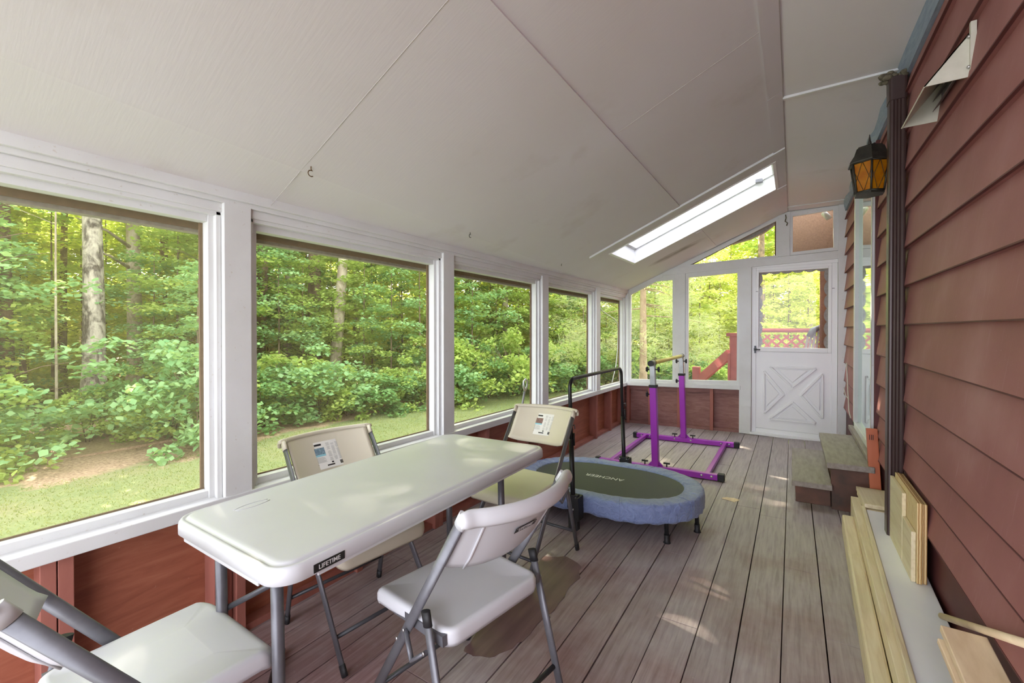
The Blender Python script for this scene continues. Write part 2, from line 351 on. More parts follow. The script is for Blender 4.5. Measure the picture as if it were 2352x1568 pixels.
def text_mesh(name, txt, size, mat, parent, loc, rot, extrude=0.0004, shear=0.0, sx=1.0, bold=0.0):
    cu = bpy.data.curves.new(name, 'FONT'); cu.body = txt; cu.size = size; cu.extrude = extrude; cu.align_x = 'CENTER'; cu.align_y = 'CENTER'; cu.shear = shear; cu.offset = bold
    t = bpy.data.objects.new(name + '_source', cu); COL.objects.link(t)
    dg = bpy.context.evaluated_depsgraph_get(); me = bpy.data.meshes.new_from_object(t.evaluated_get(dg)); me.name = name
    bpy.data.objects.remove(t); me.materials.clear(); me.materials.append(mat)
    o = bpy.data.objects.new(name, me); COL.objects.link(o); o.parent = parent; o.location = loc; o.rotation_euler = rot; o.scale = (sx, 1, 1); return o
SL = 0.033                                   # the deck falls this much per metre away from the house
TILT = -math.atan(SL)
def fz(x): return SL * x
def stand(name, x, y, yaw=0.0, dz=0.0):      # an Empty standing on the sloping deck
    o = empty(name, (x, y, fz(x) + dz))
    o.rotation_euler = (Matrix.Rotation(TILT, 4, 'Y') @ Matrix.Rotation(yaw, 4, 'Z')).to_euler()
    return o
def struct(mb, name, mat, parent=None, bevel=0.0, cat=None, label=None):
    o = mb.build(name, mat, parent, bevel)
    if parent is None: o['kind'] = 'structure'; o['label'] = label or name.replace('_', ' '); o['category'] = cat or name.split('_')[0]
    return o
def sempty(name, label, cat, loc=(0, 0, 0)):
    o = empty(name, loc); return tag(o, label, cat, kind='structure')

XL, XR, YF, YB = -2.02, 0.50, 6.03, -1.1     # inner faces of the porch
Zs = lambda y: 0.540 - 0.0118 * (y - 0.26)   # underside of the left sill
Zg0 = lambda y: 0.622 - 0.0145 * (y - 0.2)   # bottom of the left screens
Zg1 = lambda y: 1.757 - 0.0075 * (y - 0.2)   # top of the left screens
Zh = lambda y: 1.802 - 0.0065 * y            # underside of the left header
Zc = lambda y: 1.893 - 0.0080 * (y - 0.2)    # where the ceiling meets the left header
SK = (2.705 - 1.85) / (-0.05 + 2.02)         # slope of the ceiling
def zsl(x): return 1.85 + SK * (x + 2.02)
XV = -0.055                                  # where the sloping ceiling meets the flat part
# ------------------------------------------------------------------ floor
def floor():
    m = MB(); p = 0.154; n0 = int(math.floor((XL - 0.02) / p)); rnd = random.Random(3)
    k0 = -int(math.ceil(2.2 / p)) ; off = -0.2 * p
    k = k0
    while True:
        x0 = k * p + off; x1 = x0 + p - (0.003 + 0.003 * rnd.random())
        if x0 > XR + 0.05: break
        y = YB; joints = []
        yy = YB + rnd.uniform(0.3, 3.2)
        while yy < YF: joints.append(yy); yy += rnd.uniform(1.6, 3.4)
        ys = [YB] + joints + [YF + 0.06]
        for a, b in zip(ys[:-1], ys[1:]):
            dz = rnd.uniform(-0.0012, 0.0008); b2 = b - 0.0025
            m.hexa([(x0, a, fz(x0) - 0.03), (x1, a, fz(x1) - 0.03), (x1, b2, fz(x1) - 0.03), (x0, b2, fz(x0) - 0.03)],
                   [(x0, a, fz(x0) + dz), (x1, a, fz(x1) + dz), (x1, b2, fz(x1) + dz), (x0, b2, fz(x0) + dz)])
        k += 1
    o = struct(m, 'floor', M['deck'], bevel=0.0015, cat='floor', label='weathered grey and red-brown plank porch floor')
    m = MB(); m.box((XL - 0.1, YB, -0.30), (XR + 0.12, YF + 0.1, -0.105)); d = m.build('floor_joists', M['siding_dark'], o)
    # damp patch beside the front chair: a thin irregular film
    m = MB(); pts = []
    poly = [(-1.214, 2.045), (-1.212, 2.167), (-1.104, 2.236), (-.98, 2.17), (-0.945, 2.08), (-0.948, 1.921), (-0.93, 1.80), (-0.946, 1.691), (-0.957, 1.521), (-0.97, 1.45), (-1.002, 1.392), (-1.075, 1.328), (-1.13, 1.35), (-1.149, 1.404), (-1.152, 1.566), (-1.155, 1.754), (-1.19, 1.9)]
    for i in range(len(poly)):
        for q in range(3):
            t = q / 3; a_, b_ = poly[i], poly[(i + 1) % len(poly)]; x = a_[0] * (1 - t) + b_[0] * t + .006 * math.sin(i * 5 + q * 2); y = a_[1] * (1 - t) + b_[1] * t + .010 * math.sin(i * 3 + q)
            pts.append((x, y, fz(x) + 0.0012))
    m.prism(pts, (0, 0, 1), 0.0006); m.build('damp_stain', M['water'], o)
    m = MB(); m.prism([(-.392 + .055 * (1 + .3 * math.sin(i * 2.1)) * math.cos(i * .52), 3.63 + .045 * (1 + .3 * math.sin(i * 1.3)) * math.sin(i * .52), fz(-.392) + .0016) for i in range(12)], (0, 0, 1), .0006); m.build('bare_wood_spot', M['old_wood'], o)
floor()

# ------------------------------------------------------------------ left wall: kneewall, studs, posts, sills, headers, five screens
def qbox(m, x0, x1, y0, y1, zb, zt):         # box along Y whose bottom and top heights follow functions of y
    m.hexa([(x0, y0, zb(y0)), (x1, y0, zb(y0)), (x1, y1, zb(y1)), (x0, y1, zb(y1))], [(x0, y0, zt(y0)), (x1, y0, zt(y0)), (x1, y1, zt(y1)), (x0, y1, zt(y1))])
def left_wall():
    fl = lambda y: fz(XL) - 0.02
    m = MB(); qbox(m, -2.14, -2.12, YB, YF + 0.1, lambda y: -0.3, lambda y: Zs(y) + 0.02)
    w = struct(m, 'wall_left', M['ply_red'], cat='wall', label='low red-brown plywood wall below the screens')
    m = MB(); qbox(m, -2.119, XL - 0.03, YB, YF, lambda y: fz(XL) - 0.01, lambda y: fz(XL) + 0.03); m.build('bottom_plate', M['stud'], w)
    for y in (0.306, 0.347, 0.80, 0.845, 0.885, 1.50, 2.12, 2.16, 2.70, 3.30, 3.52, 4.24, 4.96, 5.46, 5.97):
        m = MB(); x = XL - (0.0 if y not in (0.845,) else 0.035)
        m.box((-2.119, y - 0.019, fz(XL) + 0.0), (x - 0.004, y + 0.019, Zs(y) + 0.005)); m.build('stud', M['stud'], w, bevel=0.002)
    # sill
    m = MB()
    m.hexa([(XL + 0.012, YB, Zs(YB)), (-2.16, YB, Zs(YB)), (-2.16, YF + .05, Zs(YF)), (XL + 0.012, YF + .0, Zs(YF))],
           [(XL + 0.012, YB, Zs(YB) + 0.045), (-2.16, YB, Zg0(YB) - 0.012), (-2.16, YF + .05, Zg0(YF) - 0.012), (XL + 0.012, YF, Zs(YF) + 0.045)])
    qbox(m, XL + 0.012, XL + 0.024, YB, YF, lambda y: Zs(y) + 0.002, lambda y: Zs(y) + 0.052)
    struct(m, 'trim_1', M['white'], bevel=0.004, cat='sill', label='long white painted sill under the left row of screens')
    # header and crown
    m = MB(); qbox(m, XL, -2.13, YB, YF, Zh, lambda y: Zc(y) + 0.06)
    qbox(m, XL + 0.002, XL + 0.016, YB, YF, lambda y: Zc(y) - 0.055, lambda y: Zc(y) - 0.010)
    qbox(m, XL + 0.014, XL + 0.034, YB, YF, lambda y: Zc(y) - 0.036, lambda y: Zc(y) + 0.02)
    struct(m, 'trim_2', M['white'], bevel=0.003, cat='header', label='white painted header beam and moulding above the left screens')
    posts = ((-0.52, -0.41), (0.816, 0.925), (2.164, 2.276), (3.549, 3.671), (4.901, 5.02), (6.0, 6.10))
    for i, (a, b) in enumerate(posts[1:-1]):
        m = MB(); m.box((-2.13, a, Zs(a) + 0.03), (XL + 0.016, b, Zc(a) - 0.05))
        struct(m, 'trim_%d' % (3 + i), M['white'], bevel=0.003, cat='post', label='white painted post, %s from the near end of the left wall' % ('first', 'second', 'third', 'fourth')[i])
    names = ['first', 'second', 'third', 'fourth', 'fifth']
    for i in range(5):
        a = posts[i][1]; b = posts[i + 1][0] if i < 4 else YF
        w = sempty('window_%d' % (i + 1), '%s screened opening of the left wall counting from the camera' % names[i], 'window')
        m = MB(); g0 = lambda y: Zg0(y); g1 = lambda y: Zg1(y)
        ia = a + (0.045 if i else 0.045); ib = b - 0.040
        if i == 4: ib = YF - 0.03
        qbox(m, XL - 0.035, -2.115, a + 0.001, ia, lambda y: Zs(y) + .03, lambda y: Zh(y)); qbox(m, XL - 0.035, -2.115, ib, b - 0.001, lambda y: Zs(y) + .03, lambda y: Zh(y))
        qbox(m, XL - 0.010, -2.09, a + 0.001, a + 0.020, lambda y: Zs(y) + .045, lambda y: Zh(y)); qbox(m, XL - 0.010, -2.09, b - 0.020, b - 0.001, lambda y: Zs(y) + .045, lambda y: Zh(y))
        qbox(m, XL - 0.010, -2.09, a, b, lambda y: Zh(y) - 0.016, lambda y: Zh(y) + .01)
        qbox(m, XL - 0.040, -2.115, ia, ib, lambda y: g1(y), lambda y: Zh(y)); qbox(m, XL - 0.045, -2.115, ia, ib, lambda y: g0(y) - 0.045, lambda y: g0(y))
        m.build('window_frame', M['white'], w, bevel=0.002)
        m = MB(); y0, y1 = ia, ib
        m.add([(-2.102, y0, g0(y0)), (-2.102, y1, g0(y1)), (-2.102, y1, g1(y1)), (-2.102, y0, g1(y0))], [(0, 1, 2, 3)])
        m.build('screen', M['insect_screen'], w)
        m = MB()
        qbox(m, -2.118, -2.106, y1 - 0.012, y1, g0, g1); qbox(m, -2.110, -2.104, y0, y1, lambda y: g0(y) - .002, lambda y: g0(y) + 0.006)
        m.build('dark_stop', M['fascia'], w)
left_wall()

# ------------------------------------------------------------------ far wall
def far_wall():
    y0, y1 = YF, YF + 0.11
    zsill = lambda x: 0.531 + SL * (x + 0.544)
    def xb(m, xa, xc, zb, zt, ya=y0, yc=y1):
        m.hexa([(xa, ya, zb(xa)), (xc, ya, zb(xc)), (xc, yc, zb(xc)), (xa, yc, zb(xa))], [(xa, ya, zt(xa)), (xc, ya, zt(xc)), (xc, yc, zt(xc)), (xa, yc, zt(xa))])
    m = MB(); xb(m, -2.12, -0.56, lambda x: -0.3, lambda x: zsill(x) + 0.01, y1 - 0.02, y1)
    w = struct(m, 'wall_far', M['ply_far'], cat='wall', label='low dark red plywood wall below the far windows')
    m = MB(); xb(m, -2.12, -0.56, lambda x: fz(x) - .01, lambda x: fz(x) + 0.035, y0 + 0.03, y1 - 0.021); m.build('bottom_plate', M['ply_far'], w)
    m = MB(); xb(m, -2.12, -0.56, lambda x: zsill(x) - 0.06, lambda x: zsill(x) + .01, y0 + 0.045, y1 - 0.021); m.build('top_plate', M['ply_far'], w)
    for x in (-1.99, -1.68, -1.29, -0.88):
        m = MB(); m.box((x - 0.02, y0 + 0.012, fz(x)), (x + 0.02, y1 - 0.021, zsill(x) + .005)); m.build('stud', M['stud'], w, bevel=0.002)
    one = lambda v: (lambda x: v)
    # sill
    m = MB(); xb(m, XL, -0.545, lambda x: zsill(x), lambda x: zsill(x) + 0.055, y0 - 0.02, y1 + .02)
    struct(m, 'trim_7', M['white'], bevel=0.004, cat='sill', label='white painted sill of the far wall')
    # header beam across
    hz = lambda x: 2.045 + 0.031 * (x + 1.223); ht = lambda x: 2.135 + 0.031 * (x + 1.223)
    m = MB(); xb(m, -1.50, XR, hz, ht, y0, y1 + .02); m.hexa([(-1.974, y0 + .004, 1.80), (-1.501, y0 + .004, 2.02), (-1.501, y1, 2.02), (-1.974, y1, 1.80)], [(-1.974, y0 + .004, zsl(-1.974) - .001), (-1.501, y0 + .004, zsl(-1.501) - .001), (-1.501, y1, zsl(-1.501) - .001), (-1.974, y1, zsl(-1.974) - .001)])
    struct(m, 'trim_8', M['white'], bevel=0.003, cat='header', label='white painted beam over the far windows and door')
    # posts
    m = MB(); m.box((-2.11, y0, 0.48), (-1.975, y1, 1.86)); struct(m, 'trim_9', M['white'], bevel=0.003, cat='post', label='white corner post where the left and far walls meet')
    m = MB(); m.box((-1.345, y0 - 0.004, zsill(-1.3) + .04), (-1.205, y1, hz(-1.28) + .004)); struct(m, 'trim_10', M['white'], bevel=0.003, cat='post', label='white post between the two far windows')
    m = MB(); m.box((-0.56, y0 - 0.012, -0.01), (-0.428, y1, hz(-.5) + .004)); m.box((-0.538, y0 - 0.022, -0.01), (-0.432, y0 - 0.0125, 0.335))
    struct(m, 'trim_11', M['white'], bevel=0.003, cat='post', label='white door post on the left side of the far door')
    m = MB(); m.box((0.428, y0 - 0.006, -0.01), (XR + 0.008, y1, 2.72)); struct(m, 'trim_12', M['white'], bevel=0.003, cat='post', label='white door post against the red siding')
    # post between triangle and small window, rakes under the ceiling
    m = MB(); m.box((-0.15, y0 - .002, ht(-.1)), (-0.03, y1, 2.70))
    m.hexa([(-1.38, y0 + .003, 2.145), (-0.1505, y0 + .003, 2.655), (-0.1505, y1, 2.655), (-1.38, y1, 2.145)], [(-1.38, y0 + .003, zsl(-1.38) - .001), (-0.1505, y0 + .003, zsl(-.15) - .001), (-0.1505, y1, zsl(-.15) - .001), (-1.38, y1, zsl(-1.38) - .001)])
    m.box((-0.0295, y0 + .002, 2.69), (.4275, y1, 2.699))
    struct(m, 'trim_13', M['white'], bevel=0.003, cat='trim', label='white gable framing above the far beam')
    m = MB(); m.tube([(XV - .02, y0 - .015, 2.66), (XV - .015, y0 - .03, 2.62), (XV - .025, y0 - .012, 2.585), (XV + 0.0, y0 - .02, 2.56), (XV - .01, y0 - .012, 2.53)], 0.006, 6)
    tag(m.build('cord', M['foam']), 'short loop of grimy cord hanging where the two ceilings meet', 'cord')
    # windows
    def win(name, label, outer, glass, mat, yg=y0 + 0.03, fr=0.035):
        w = sempty(name, label, 'window')
        m = MB(); n = len(outer)
        for i in range(n):
            a, b, c, d = outer[i], outer[(i + 1) % n], glass[(i + 1) % n], glass[i]
            m.hexa([(a[0], y0 + .008, a[1]), (b[0], y0 + .008, b[1]), (c[0], y0 + .008, c[1]), (d[0], y0 + .008, d[1])],
                   [(a[0], y0 + .05, a[1]), (b[0], y0 + .05, b[1]), (c[0], y0 + .05, c[1]), (d[0], y0 + .05, d[1])])
        m.build('window_frame', M['white'], w, bevel=0.002)
        m = MB(); m.add([(p[0], yg, p[1]) for p in glass], [tuple(range(n))]); m.build('screen' if 'screen' in mat else 'pane', M[mat], w)
        return w
    win('window_6', 'five-sided screened window in the left corner of the far wall', [(-1.975, .54), (-1.345, .56), (-1.345, 2.045), (-1.60, 2.035), (-1.975, 1.83)],
        [(-1.95, .575), (-1.372, .595), (-1.372, 1.97), (-1.592, 1.963), (-1.95, 1.795)], 'light_insect_screen')
    win('window_7', 'tall screened window between the white post and the far door', [(-1.205, .565), (-.56, .585), (-.56, 2.07), (-1.205, 2.05)],
        [(-1.168, .615), (-.59, .640), (-.585, 2.01), (-1.168, 1.99)], 'light_insect_screen')
    w = win('window_8', 'long triangular window under the slope of the far gable', [(-1.40, 2.12), (-.15, 2.165), (-.15, 2.66)], [(-1.14, 2.160), (-.172, 2.190), (-.172, 2.605)], 'glass')
    m = MB(); m.beam((-1.14, y0 + .028, 2.158), (-.172, y0 + .028, 2.590 + .022), .01, .016, (0, 0, 1)); m.beam((-1.16, y0 + .028, 2.158), (-.172, y0 + .028, 2.188), .01, .010); m.beam((-.178, y0 + .028, 2.19), (-.178, y0 + .028, 2.60), .01, .014)
    m.build('dark_edge', M['fascia'], w)
    w = win('window_9', 'small rectangular window above the far door covered by brown sheathing', [(-.03, 2.175), (.428, 2.19), (.428, 2.70), (-.03, 2.69)], [(-.002, 2.212), (.385, 2.228), (.380, 2.655), (-.002, 2.637)], 'glass', y0 + .02)
    m = MB(); m.box((-0.10, y0 + .60, 2.2), (.49, y0 + .615, 3.1)); tag(m.build('sheathing_panel', M['osb']), 'orange brown sheathing sheet behind the small window above the door', 'board')
    m = MB(); m.tube([(.30, y0 + .14, 2.66), (.335, y0 + .10, 2.60), (.35, y0 + .10, 2.575)], .03, 12); tag(m.build('vent_pipe', M['ventp']), 'short ivory pipe elbow in the upper corner of the small window', 'pipe')
    m = MB()                                                        # grey rolled screen under the eave outside the triangle
    P = [(-.66, 2.40), (-.45, 2.445), (-.28, 2.52), (-.18, 2.60)]
    for i in range(3):
        a, b = P[i], P[i + 1]; m.hexa([(a[0], y0 + .10, a[1]), (b[0], y0 + .10, b[1]), (b[0], y0 + .2, b[1]), (a[0], y0 + .2, a[1])], [(a[0], y0 + .10, zsl(a[0]) + .0), (b[0], y0 + .10, zsl(b[0])), (b[0], y0 + .2, zsl(b[0])), (a[0], y0 + .2, zsl(a[0]))])
    tag(m.build('eave_flashing', M['soffit_grey']), 'grey curved flashing hanging outside the top of the triangular window', 'flashing')
far_wall()

def door():
    y = YF + 0.012
    d = sempty('door_1', 'white storm door with glazed upper half and crossbuck lower half', 'door', (0, 0, 0))
    zb, zt = 0.02, 2.055; xl, xr = -0.425, 0.425
    m = MB()
    m.box((xl, y + .005, zb), (-0.378, y + .05, zt)); m.box((0.372, y + .005, zb), (xr, y + .05, zt + .0)); m.box((-0.3779, y + .005, 2.020), (0.3719, y + .05, zt)); m.hexa([(-.428, y + .006, 2.0552), (.428, y + .006, 2.0552), (.428, y + .05, 2.0552), (-.428, y + .05, 2.0552)], [(-.428, y + .006, 2.071), (.428, y + .006, 2.097), (.428, y + .05, 2.097), (-.428, y + .05, 2.071)]); m.box((-.3779, y + .005, zb), (.3719, y + .05, 0.073))
    m.build('door_frame', M['doorwhite'], d, bevel=0.003)
    m = MB(); m.box((-0.379, y + .012, .074), (.373, y + .04, 1.023))
    # raised crossbuck: four recessed triangles outlined by ridges
    c = (0.0, 0.515); L, R, B, T = -0.29, 0.29, 0.20, 0.84
    g = .035
    tris = [((L + .06, T), (R - .06, T), (c[0], c[1] + .09)), ((L + .06, B), (R - .06, B), (c[0], c[1] - .09)),
            ((L, T - .06), (L, B + .06), (c[0] - .085, c[1])), ((R, T - .06), (R, B + .06), (c[0] + .085, c[1]))]
    for t in tris:
        cx = sum(p[0] for p in t) / 3; cz = sum(p[1] for p in t) / 3
        for i in range(3):
            a, b = t[i], t[(i + 1) % 3]
            m.beam((a[0], y + .012, a[1]), (b[0], y + .012, b[1]), .022, .040, (0, 1, 0))
        q = [(cx + (p[0] - cx) * .66, cz + (p[1] - cz) * .66) for p in t]
        m.prism([(p[0], y + .0125, p[1]) for p in q], (0, -1, 0), .018)
    m.build('door_panel', M['doorwhite'], d, bevel=0.004)
    m = MB()
    for a, b in (((-.378, 1.0235), (-.350, 2.0195)), ((.340, 1.0235), (.3715, 2.0195)), ((-.3498, 1.0235), (.3398, 1.075)), ((-.3498, 1.995), (.3398, 2.0195))):
        m.box((a[0], y, a[1]), (b[0], y + .04, b[1]))
    m.build('sash', M['doorwhite'], d, bevel=0.003)
    m = MB(); m.add([(-.35, y + .02, 1.07), (.34, y + .02, 1.07), (.34, y + .02, 2.0), (-.35, y + .02, 2.0)], [(0, 1, 2, 3)]); m.build('pane', M['glass'], d)
    # scalloped valance behind the glass
    m = MB(); sc = [];
    def scallop(p, q, n, inward, depth=.028):
        p = Vector(p); q = Vector(q); inward = Vector(inward)
        pts = [p, ]
        for i in range(n * 8 + 1):
            t = i / (n * 8); pts.append(p + (q - p) * t + inward * (0.012 + depth * abs(math.sin(PI * t * n)) ** 0.7))
        pts.append(q); m.prism(pts, (0, 1, 0), .004)
    scallop((-.35, y + .026, 1.07), (-.35, y + .026, 2.0), 6, (1, 0, 0)); scallop((.34, y + .027, 1.07), (.34, y + .027, 2.0), 6, (-1, 0, 0)); scallop((-.35, y + .028, 2.0), (.34, y + .028, 2.0), 6, (0, 0, -1), .022)
    m.build('scalloped_trim', M['soffit_grey'], d)
    m = MB(); m.tube([(-.385, y - .004, 1.045), (-.385, y - .05, 1.045), (-.33, y - .055, 1.045)], .007, 8); m.box((-.396, y - .014, 1.0), (-.376, y + .002, 1.09)); m.box((-.40, y - .03, 1.03), (-.37, y - .01, 1.062))
    m.build('door_handle', M['steel_d'], d)
    m = MB(); m.box((-0.44, YF - 0.045, -0.005), (0.44, YF + .06, 0.022)); m.build('threshold', M['doorwhite'], d, bevel=.003)
    m = MB();
    for x in (-.37, .385): m.cut().box((x - .012, y - .006, 1.76), (x + .012, y, 1.765))
    m.build('sash_clip', M['steel_d'], d)
door()

# ------------------------------------------------------------------ right wall: clapboard siding
ZL = [0.415, 0.57, 0.722, 0.922, 1.122, 1.322, 1.522, 1.722, 1.924, 2.125, 2.326, 2.527, 2.63]
WY0, WY1, WZ0, WZ1 = 3.86, 4.90, 0.42, 2.60
def siding(m, a, b, zlo=0.0, zhi=9.0, zl=ZL):
    for i in range(len(zl) - 1):
        z0, z1 = zl[i], zl[i + 1]
        if z1 > zhi + .001 or z0 < zlo - .001: continue
        m.hexa([(XR - .018, a, z0), (XR + .03, a, z0), (XR + .03, b, z0), (XR - .018, b, z0)], [(XR + .007, a, z1 + .004), (XR + .03, a, z1 + .004), (XR + .03, b, z1 + .004), (XR + .007, b, z1 + .004)])
def right_wall():
    m = MB(); siding(m, YB, WY0); siding(m, WY1, YF - .001); siding(m, WY0, WY1, 2.55)
    w = struct(m, 'wall_right', M['siding'], cat='wall', label='house wall of wide red clapboards')
    # dark strips along the clapboards' lower edges paint in the lap shadow
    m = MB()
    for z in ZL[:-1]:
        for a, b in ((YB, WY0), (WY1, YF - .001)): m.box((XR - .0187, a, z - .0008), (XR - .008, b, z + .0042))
    e = m.build('lap_shadow_strip', M['siding_dark'], w); e['kind'] = 'stuff'
    m = MB(); m.box((XR + .012, YB, -.2), (XR + .05, YF, .42)); m.build('base_board', M['siding_dark'], w)
    m = MB(); m.box((XR + .031, YB, .5), (XR + .06, YF, 2.8)); m.build('sheathing', M['siding_dark'], w)
    # blue-grey flashing strip at the top
    m = MB(); n = 40
    ring = []
    for i in range(n + 1):
        y = YB + (YF - YB) * i / n; j = .008 * math.sin(i * 1.9) + .006 * math.sin(i * 4.1)
        ring.append([(XR - .014, y, 2.625), (XR - .02, y, 2.66), (XR - .035 + j, y, 2.70), (XR + .02, y, 2.70), (XR + .02, y, 2.625)])
    m.loft([[Vector(p) for p in r] for r in ring], smooth=False)
    struct(m, 'trim_14', M['tape'], cat='flashing', label='wrinkled blue-grey flashing strip between siding and ceiling')
    # exterior continuation of the house wall past the door
    m = MB(); siding(m, YF + .12, 9.6, zl=[-.6 + .2 * i for i in range(18)]); m.box((XR + .0, YF + .12, -.6), (XR + .2, 9.6, 2.8))
    struct(m, 'wall_outside', M['siding'], cat='wall', label='red house wall continuing beyond the far door')
    # window reflecting the door
    w = sempty('window_10', 'tall white framed window in the red house wall reflecting the far door', 'window')
    m = MB(); fx = XR - .040; o = .0
    for a, b in (((WY0, WZ0), (WY0 + .05, WZ1)), ((WY1 - .06, WZ0), (WY1, WZ1)), ((WY0, WZ0), (WY1, WZ0 + .05)), ((WY0, WZ1 - .06), (WY1, WZ1))):
        m.box((fx, a[0], a[1]), (XR + .03, b[0], b[1]))
    m.build('window_frame', M['white'], w, bevel=.004)
    m = MB(); m.box((fx - .03, WY0 - .06, WZ0 - .035), (XR + .02, WY1 + .04, WZ0)); m.build('window_sill', M['grey_wood'], w, bevel=.003)
    m = MB(); m.add([(XR - .012, WY0 + .04, WZ0 + .04), (XR - .012, WY1 - .04, WZ0 + .04), (XR - .012, WY1 - .04, WZ1 - .04), (XR - .012, WY0 + .04, WZ1 - .04)], [(0, 1, 2, 3)]); m.build('pane', M['roomglass'], w)
    m = MB(); m.box((XR - .025, WY0 - .035, WZ0), (XR + .02, WY0 - .001, WZ1)); m.build('side_casing', M['siding_dark'], w)
right_wall()

# ------------------------------------------------------------------ ceiling and roof
SKY = (-1.53, -0.14, 4.11, 4.87)             # skylight opening
def ceiling():
    m = MB(); xe = XL - .06
    def slab(xa, xb, ya, yb, t=.10):
        m.hexa([(xa, ya, zsl(xa)), (xb, ya, zsl(xb)), (xb, yb, zsl(xb)), (xa, yb, zsl(xa))], [(xa, ya, zsl(xa) + t), (xb, ya, zsl(xb) + t), (xb, yb, zsl(xb) + t), (xa, yb, zsl(xa) + t)])
    zleft = lambda y: Zc(y)
    def slabL(xb, ya, yb, t=.10):            # left part follows the header, which drops a little
        m.hexa([(xe, ya, zleft(ya) - .026), (xb, ya, zsl(xb)), (xb, yb, zsl(xb)), (xe, yb, zleft(yb) - .026)], [(xe, ya, zleft(ya) + t), (xb, ya, zsl(xb) + t), (xb, yb, zsl(xb) + t), (xe, yb, zleft(yb) + t)])
    x0, x1, y0, y1 = SKY; xm = -1.6
    slabL(xm, YB, YF + .1); slab(xm, XV, YB, y0); slab(xm, x0, y0, y1); slab(x1, XV, y0, y1); slab(xm, XV, y1, YF + .1)
    m.hexa([(XV, YB, 2.705), (XR + .06, YB, 2.700), (XR + .06, YF + .1, 2.700), (XV, YF + .1, 2.705)], [(XV, YB, 2.80), (XR + .06, YB, 2.80), (XR + .06, YF + .1, 2.80), (XV, YF + .1, 2.80)])
    c = struct(m, 'ceiling', M['ceil'], cat='ceiling', label='white painted plywood ceiling, sloping on the left and flat by the house')
    # battens and joints
    def onc(x): return zsl(x)
    m = MB(); xb = -0.85
    for a, b in ((YB, 3.88), (4.95, 6.0)):
        m.hexa([(xb - .03, a, onc(xb - .03) - .007), (xb + .03, a, onc(xb + .03) - .007), (xb + .03, b, onc(xb + .03) - .007), (xb - .03, b, onc(xb - .03) - .007)],
               [(xb - .03, a, onc(xb - .03) + .002), (xb + .03, a, onc(xb + .03) + .002), (xb + .03, b, onc(xb + .03) + .002), (xb - .03, b, onc(xb - .03) + .002)])
    struct(m, 'trim_15', M['ceil'], cat='batten', label='flat white batten running along the middle of the sloping ceiling')
    m = MB(); ya, yb = 3.87, 3.91; xa, xb = -1.66, XV
    m.hexa([(xa, ya, onc(xa) - .018), (xb, ya, onc(xb) - .018), (xb, yb, onc(xb) - .018), (xa, yb, onc(xa) - .018)], [(xa, ya, onc(xa) + .002), (xb, ya, onc(xb) + .002), (xb, yb, onc(xb) + .002), (xa, yb, onc(xa) + .002)])
    struct(m, 'trim_16', M['white'], cat='batten', label='white strip beside the skylight on its near side')
    m = MB()
    for (a, b) in ((YB, 2.95), (2.955, 4.0), (4.9, 6.0)):
        m.hexa([(XV - .075, a, onc(XV - .075) - .009), (XV + .0, a, 2.696), (XV, b, 2.696), (XV - .075, b, onc(XV - .075) - .009)], [(XV - .075, a, onc(XV - .075)), (XV, a, 2.707), (XV, b, 2.707), (XV - .075, b, onc(XV - .075))])
    struct(m, 'trim_17', M['ceil'], cat='batten', label='white strip along the joint of the sloping and the flat ceiling')
    m = MB(); m.box((XV, 3.045, 2.690), (XR - .02, 3.062, 2.708)); m.box((XV, 5.80, 2.694), (XR - .03, 5.812, 2.708))
    struct(m, 'trim_18', M['white'], cat='batten', label='thin white strips crossing the flat ceiling')
    # sheet joints: thin dark gaps
    m = MB()
    for y, xa, xb in ((1.0, -2.0, -.90), (2.262, -.80, XV - .08)):
        m.hexa([(xa, y, onc(xa) - .0012), (xb, y, onc(xb) - .0012), (xb, y + .0018, onc(xb) - .0012), (xa, y + .0018, onc(xa) - .0012)], [(xa, y, onc(xa) + .001), (xb, y, onc(xb) + .001), (xb, y + .0018, onc(xb) + .001), (xa, y + .0018, onc(xa) + .001)])
    m.box((XV, YB, 2.699), (XV + .004, 6.0, 2.706))
    m.build('sheet_joint', M['joint'], c)
    # skylight shaft
    s = sempty('window_11', 'long narrow skylight in the sloping ceiling', 'skylight')
    m = MB(); h = .26; t = .02
    def zs(x, d): return zsl(x) + d
    e_ = .003
    for (xa, xb, ya, yb) in ((x0 - t, x0 + e_, y0 - t, y1 + t), (x1 - e_, x1 + t, y0 - t, y1 + t), (x0, x1, y0 - t, y0 + e_), (x0, x1, y1 - e_, y1 + t)):
        m.hexa([(xa, ya, zs(xa, -.004)), (xb, ya, zs(xb, -.004)), (xb, yb, zs(xb, -.004)), (xa, yb, zs(xa, -.004))], [(xa, ya, zs(xa, h)), (xb, ya, zs(xb, h)), (xb, yb, zs(xb, h)), (xa, yb, zs(xa, h))])
    m.build('shaft', M['shelf'], s)
    m = MB()
    for (xa, xb, ya, yb) in ((x0, x0 + .03, y0, y1), (x1 - .03, x1, y0, y1), (x0, x1, y0, y0 + .03), (x0, x1, y1 - .03, y1)):
        m.hexa([(xa, ya, zs(xa, .15)), (xb, ya, zs(xb, .15)), (xb, yb, zs(xb, .15)), (xa, yb, zs(xa, .15))], [(xa, ya, zs(xa, .18)), (xb, ya, zs(xb, .18)), (xb, yb, zs(xb, .18)), (xa, yb, zs(xa, .18))])
    m.build('window_frame', M['white'], s)
    m = MB(); m.add([(x0, y0, zs(x0, .2)), (x1, y0, zs(x1, .2)), (x1, y1, zs(x1, .2)), (x0, y1, zs(x0, .2))], [(0, 1, 2, 3)]); m.build('pane', M['glass'], s)
    m = MB(); m.box((x1 - .17, y1 - .09, zsl(x1) + .07), (x1 - .11, y1 - .04, zsl(x1) + .10)); m.build('latch', M['steel'], s)
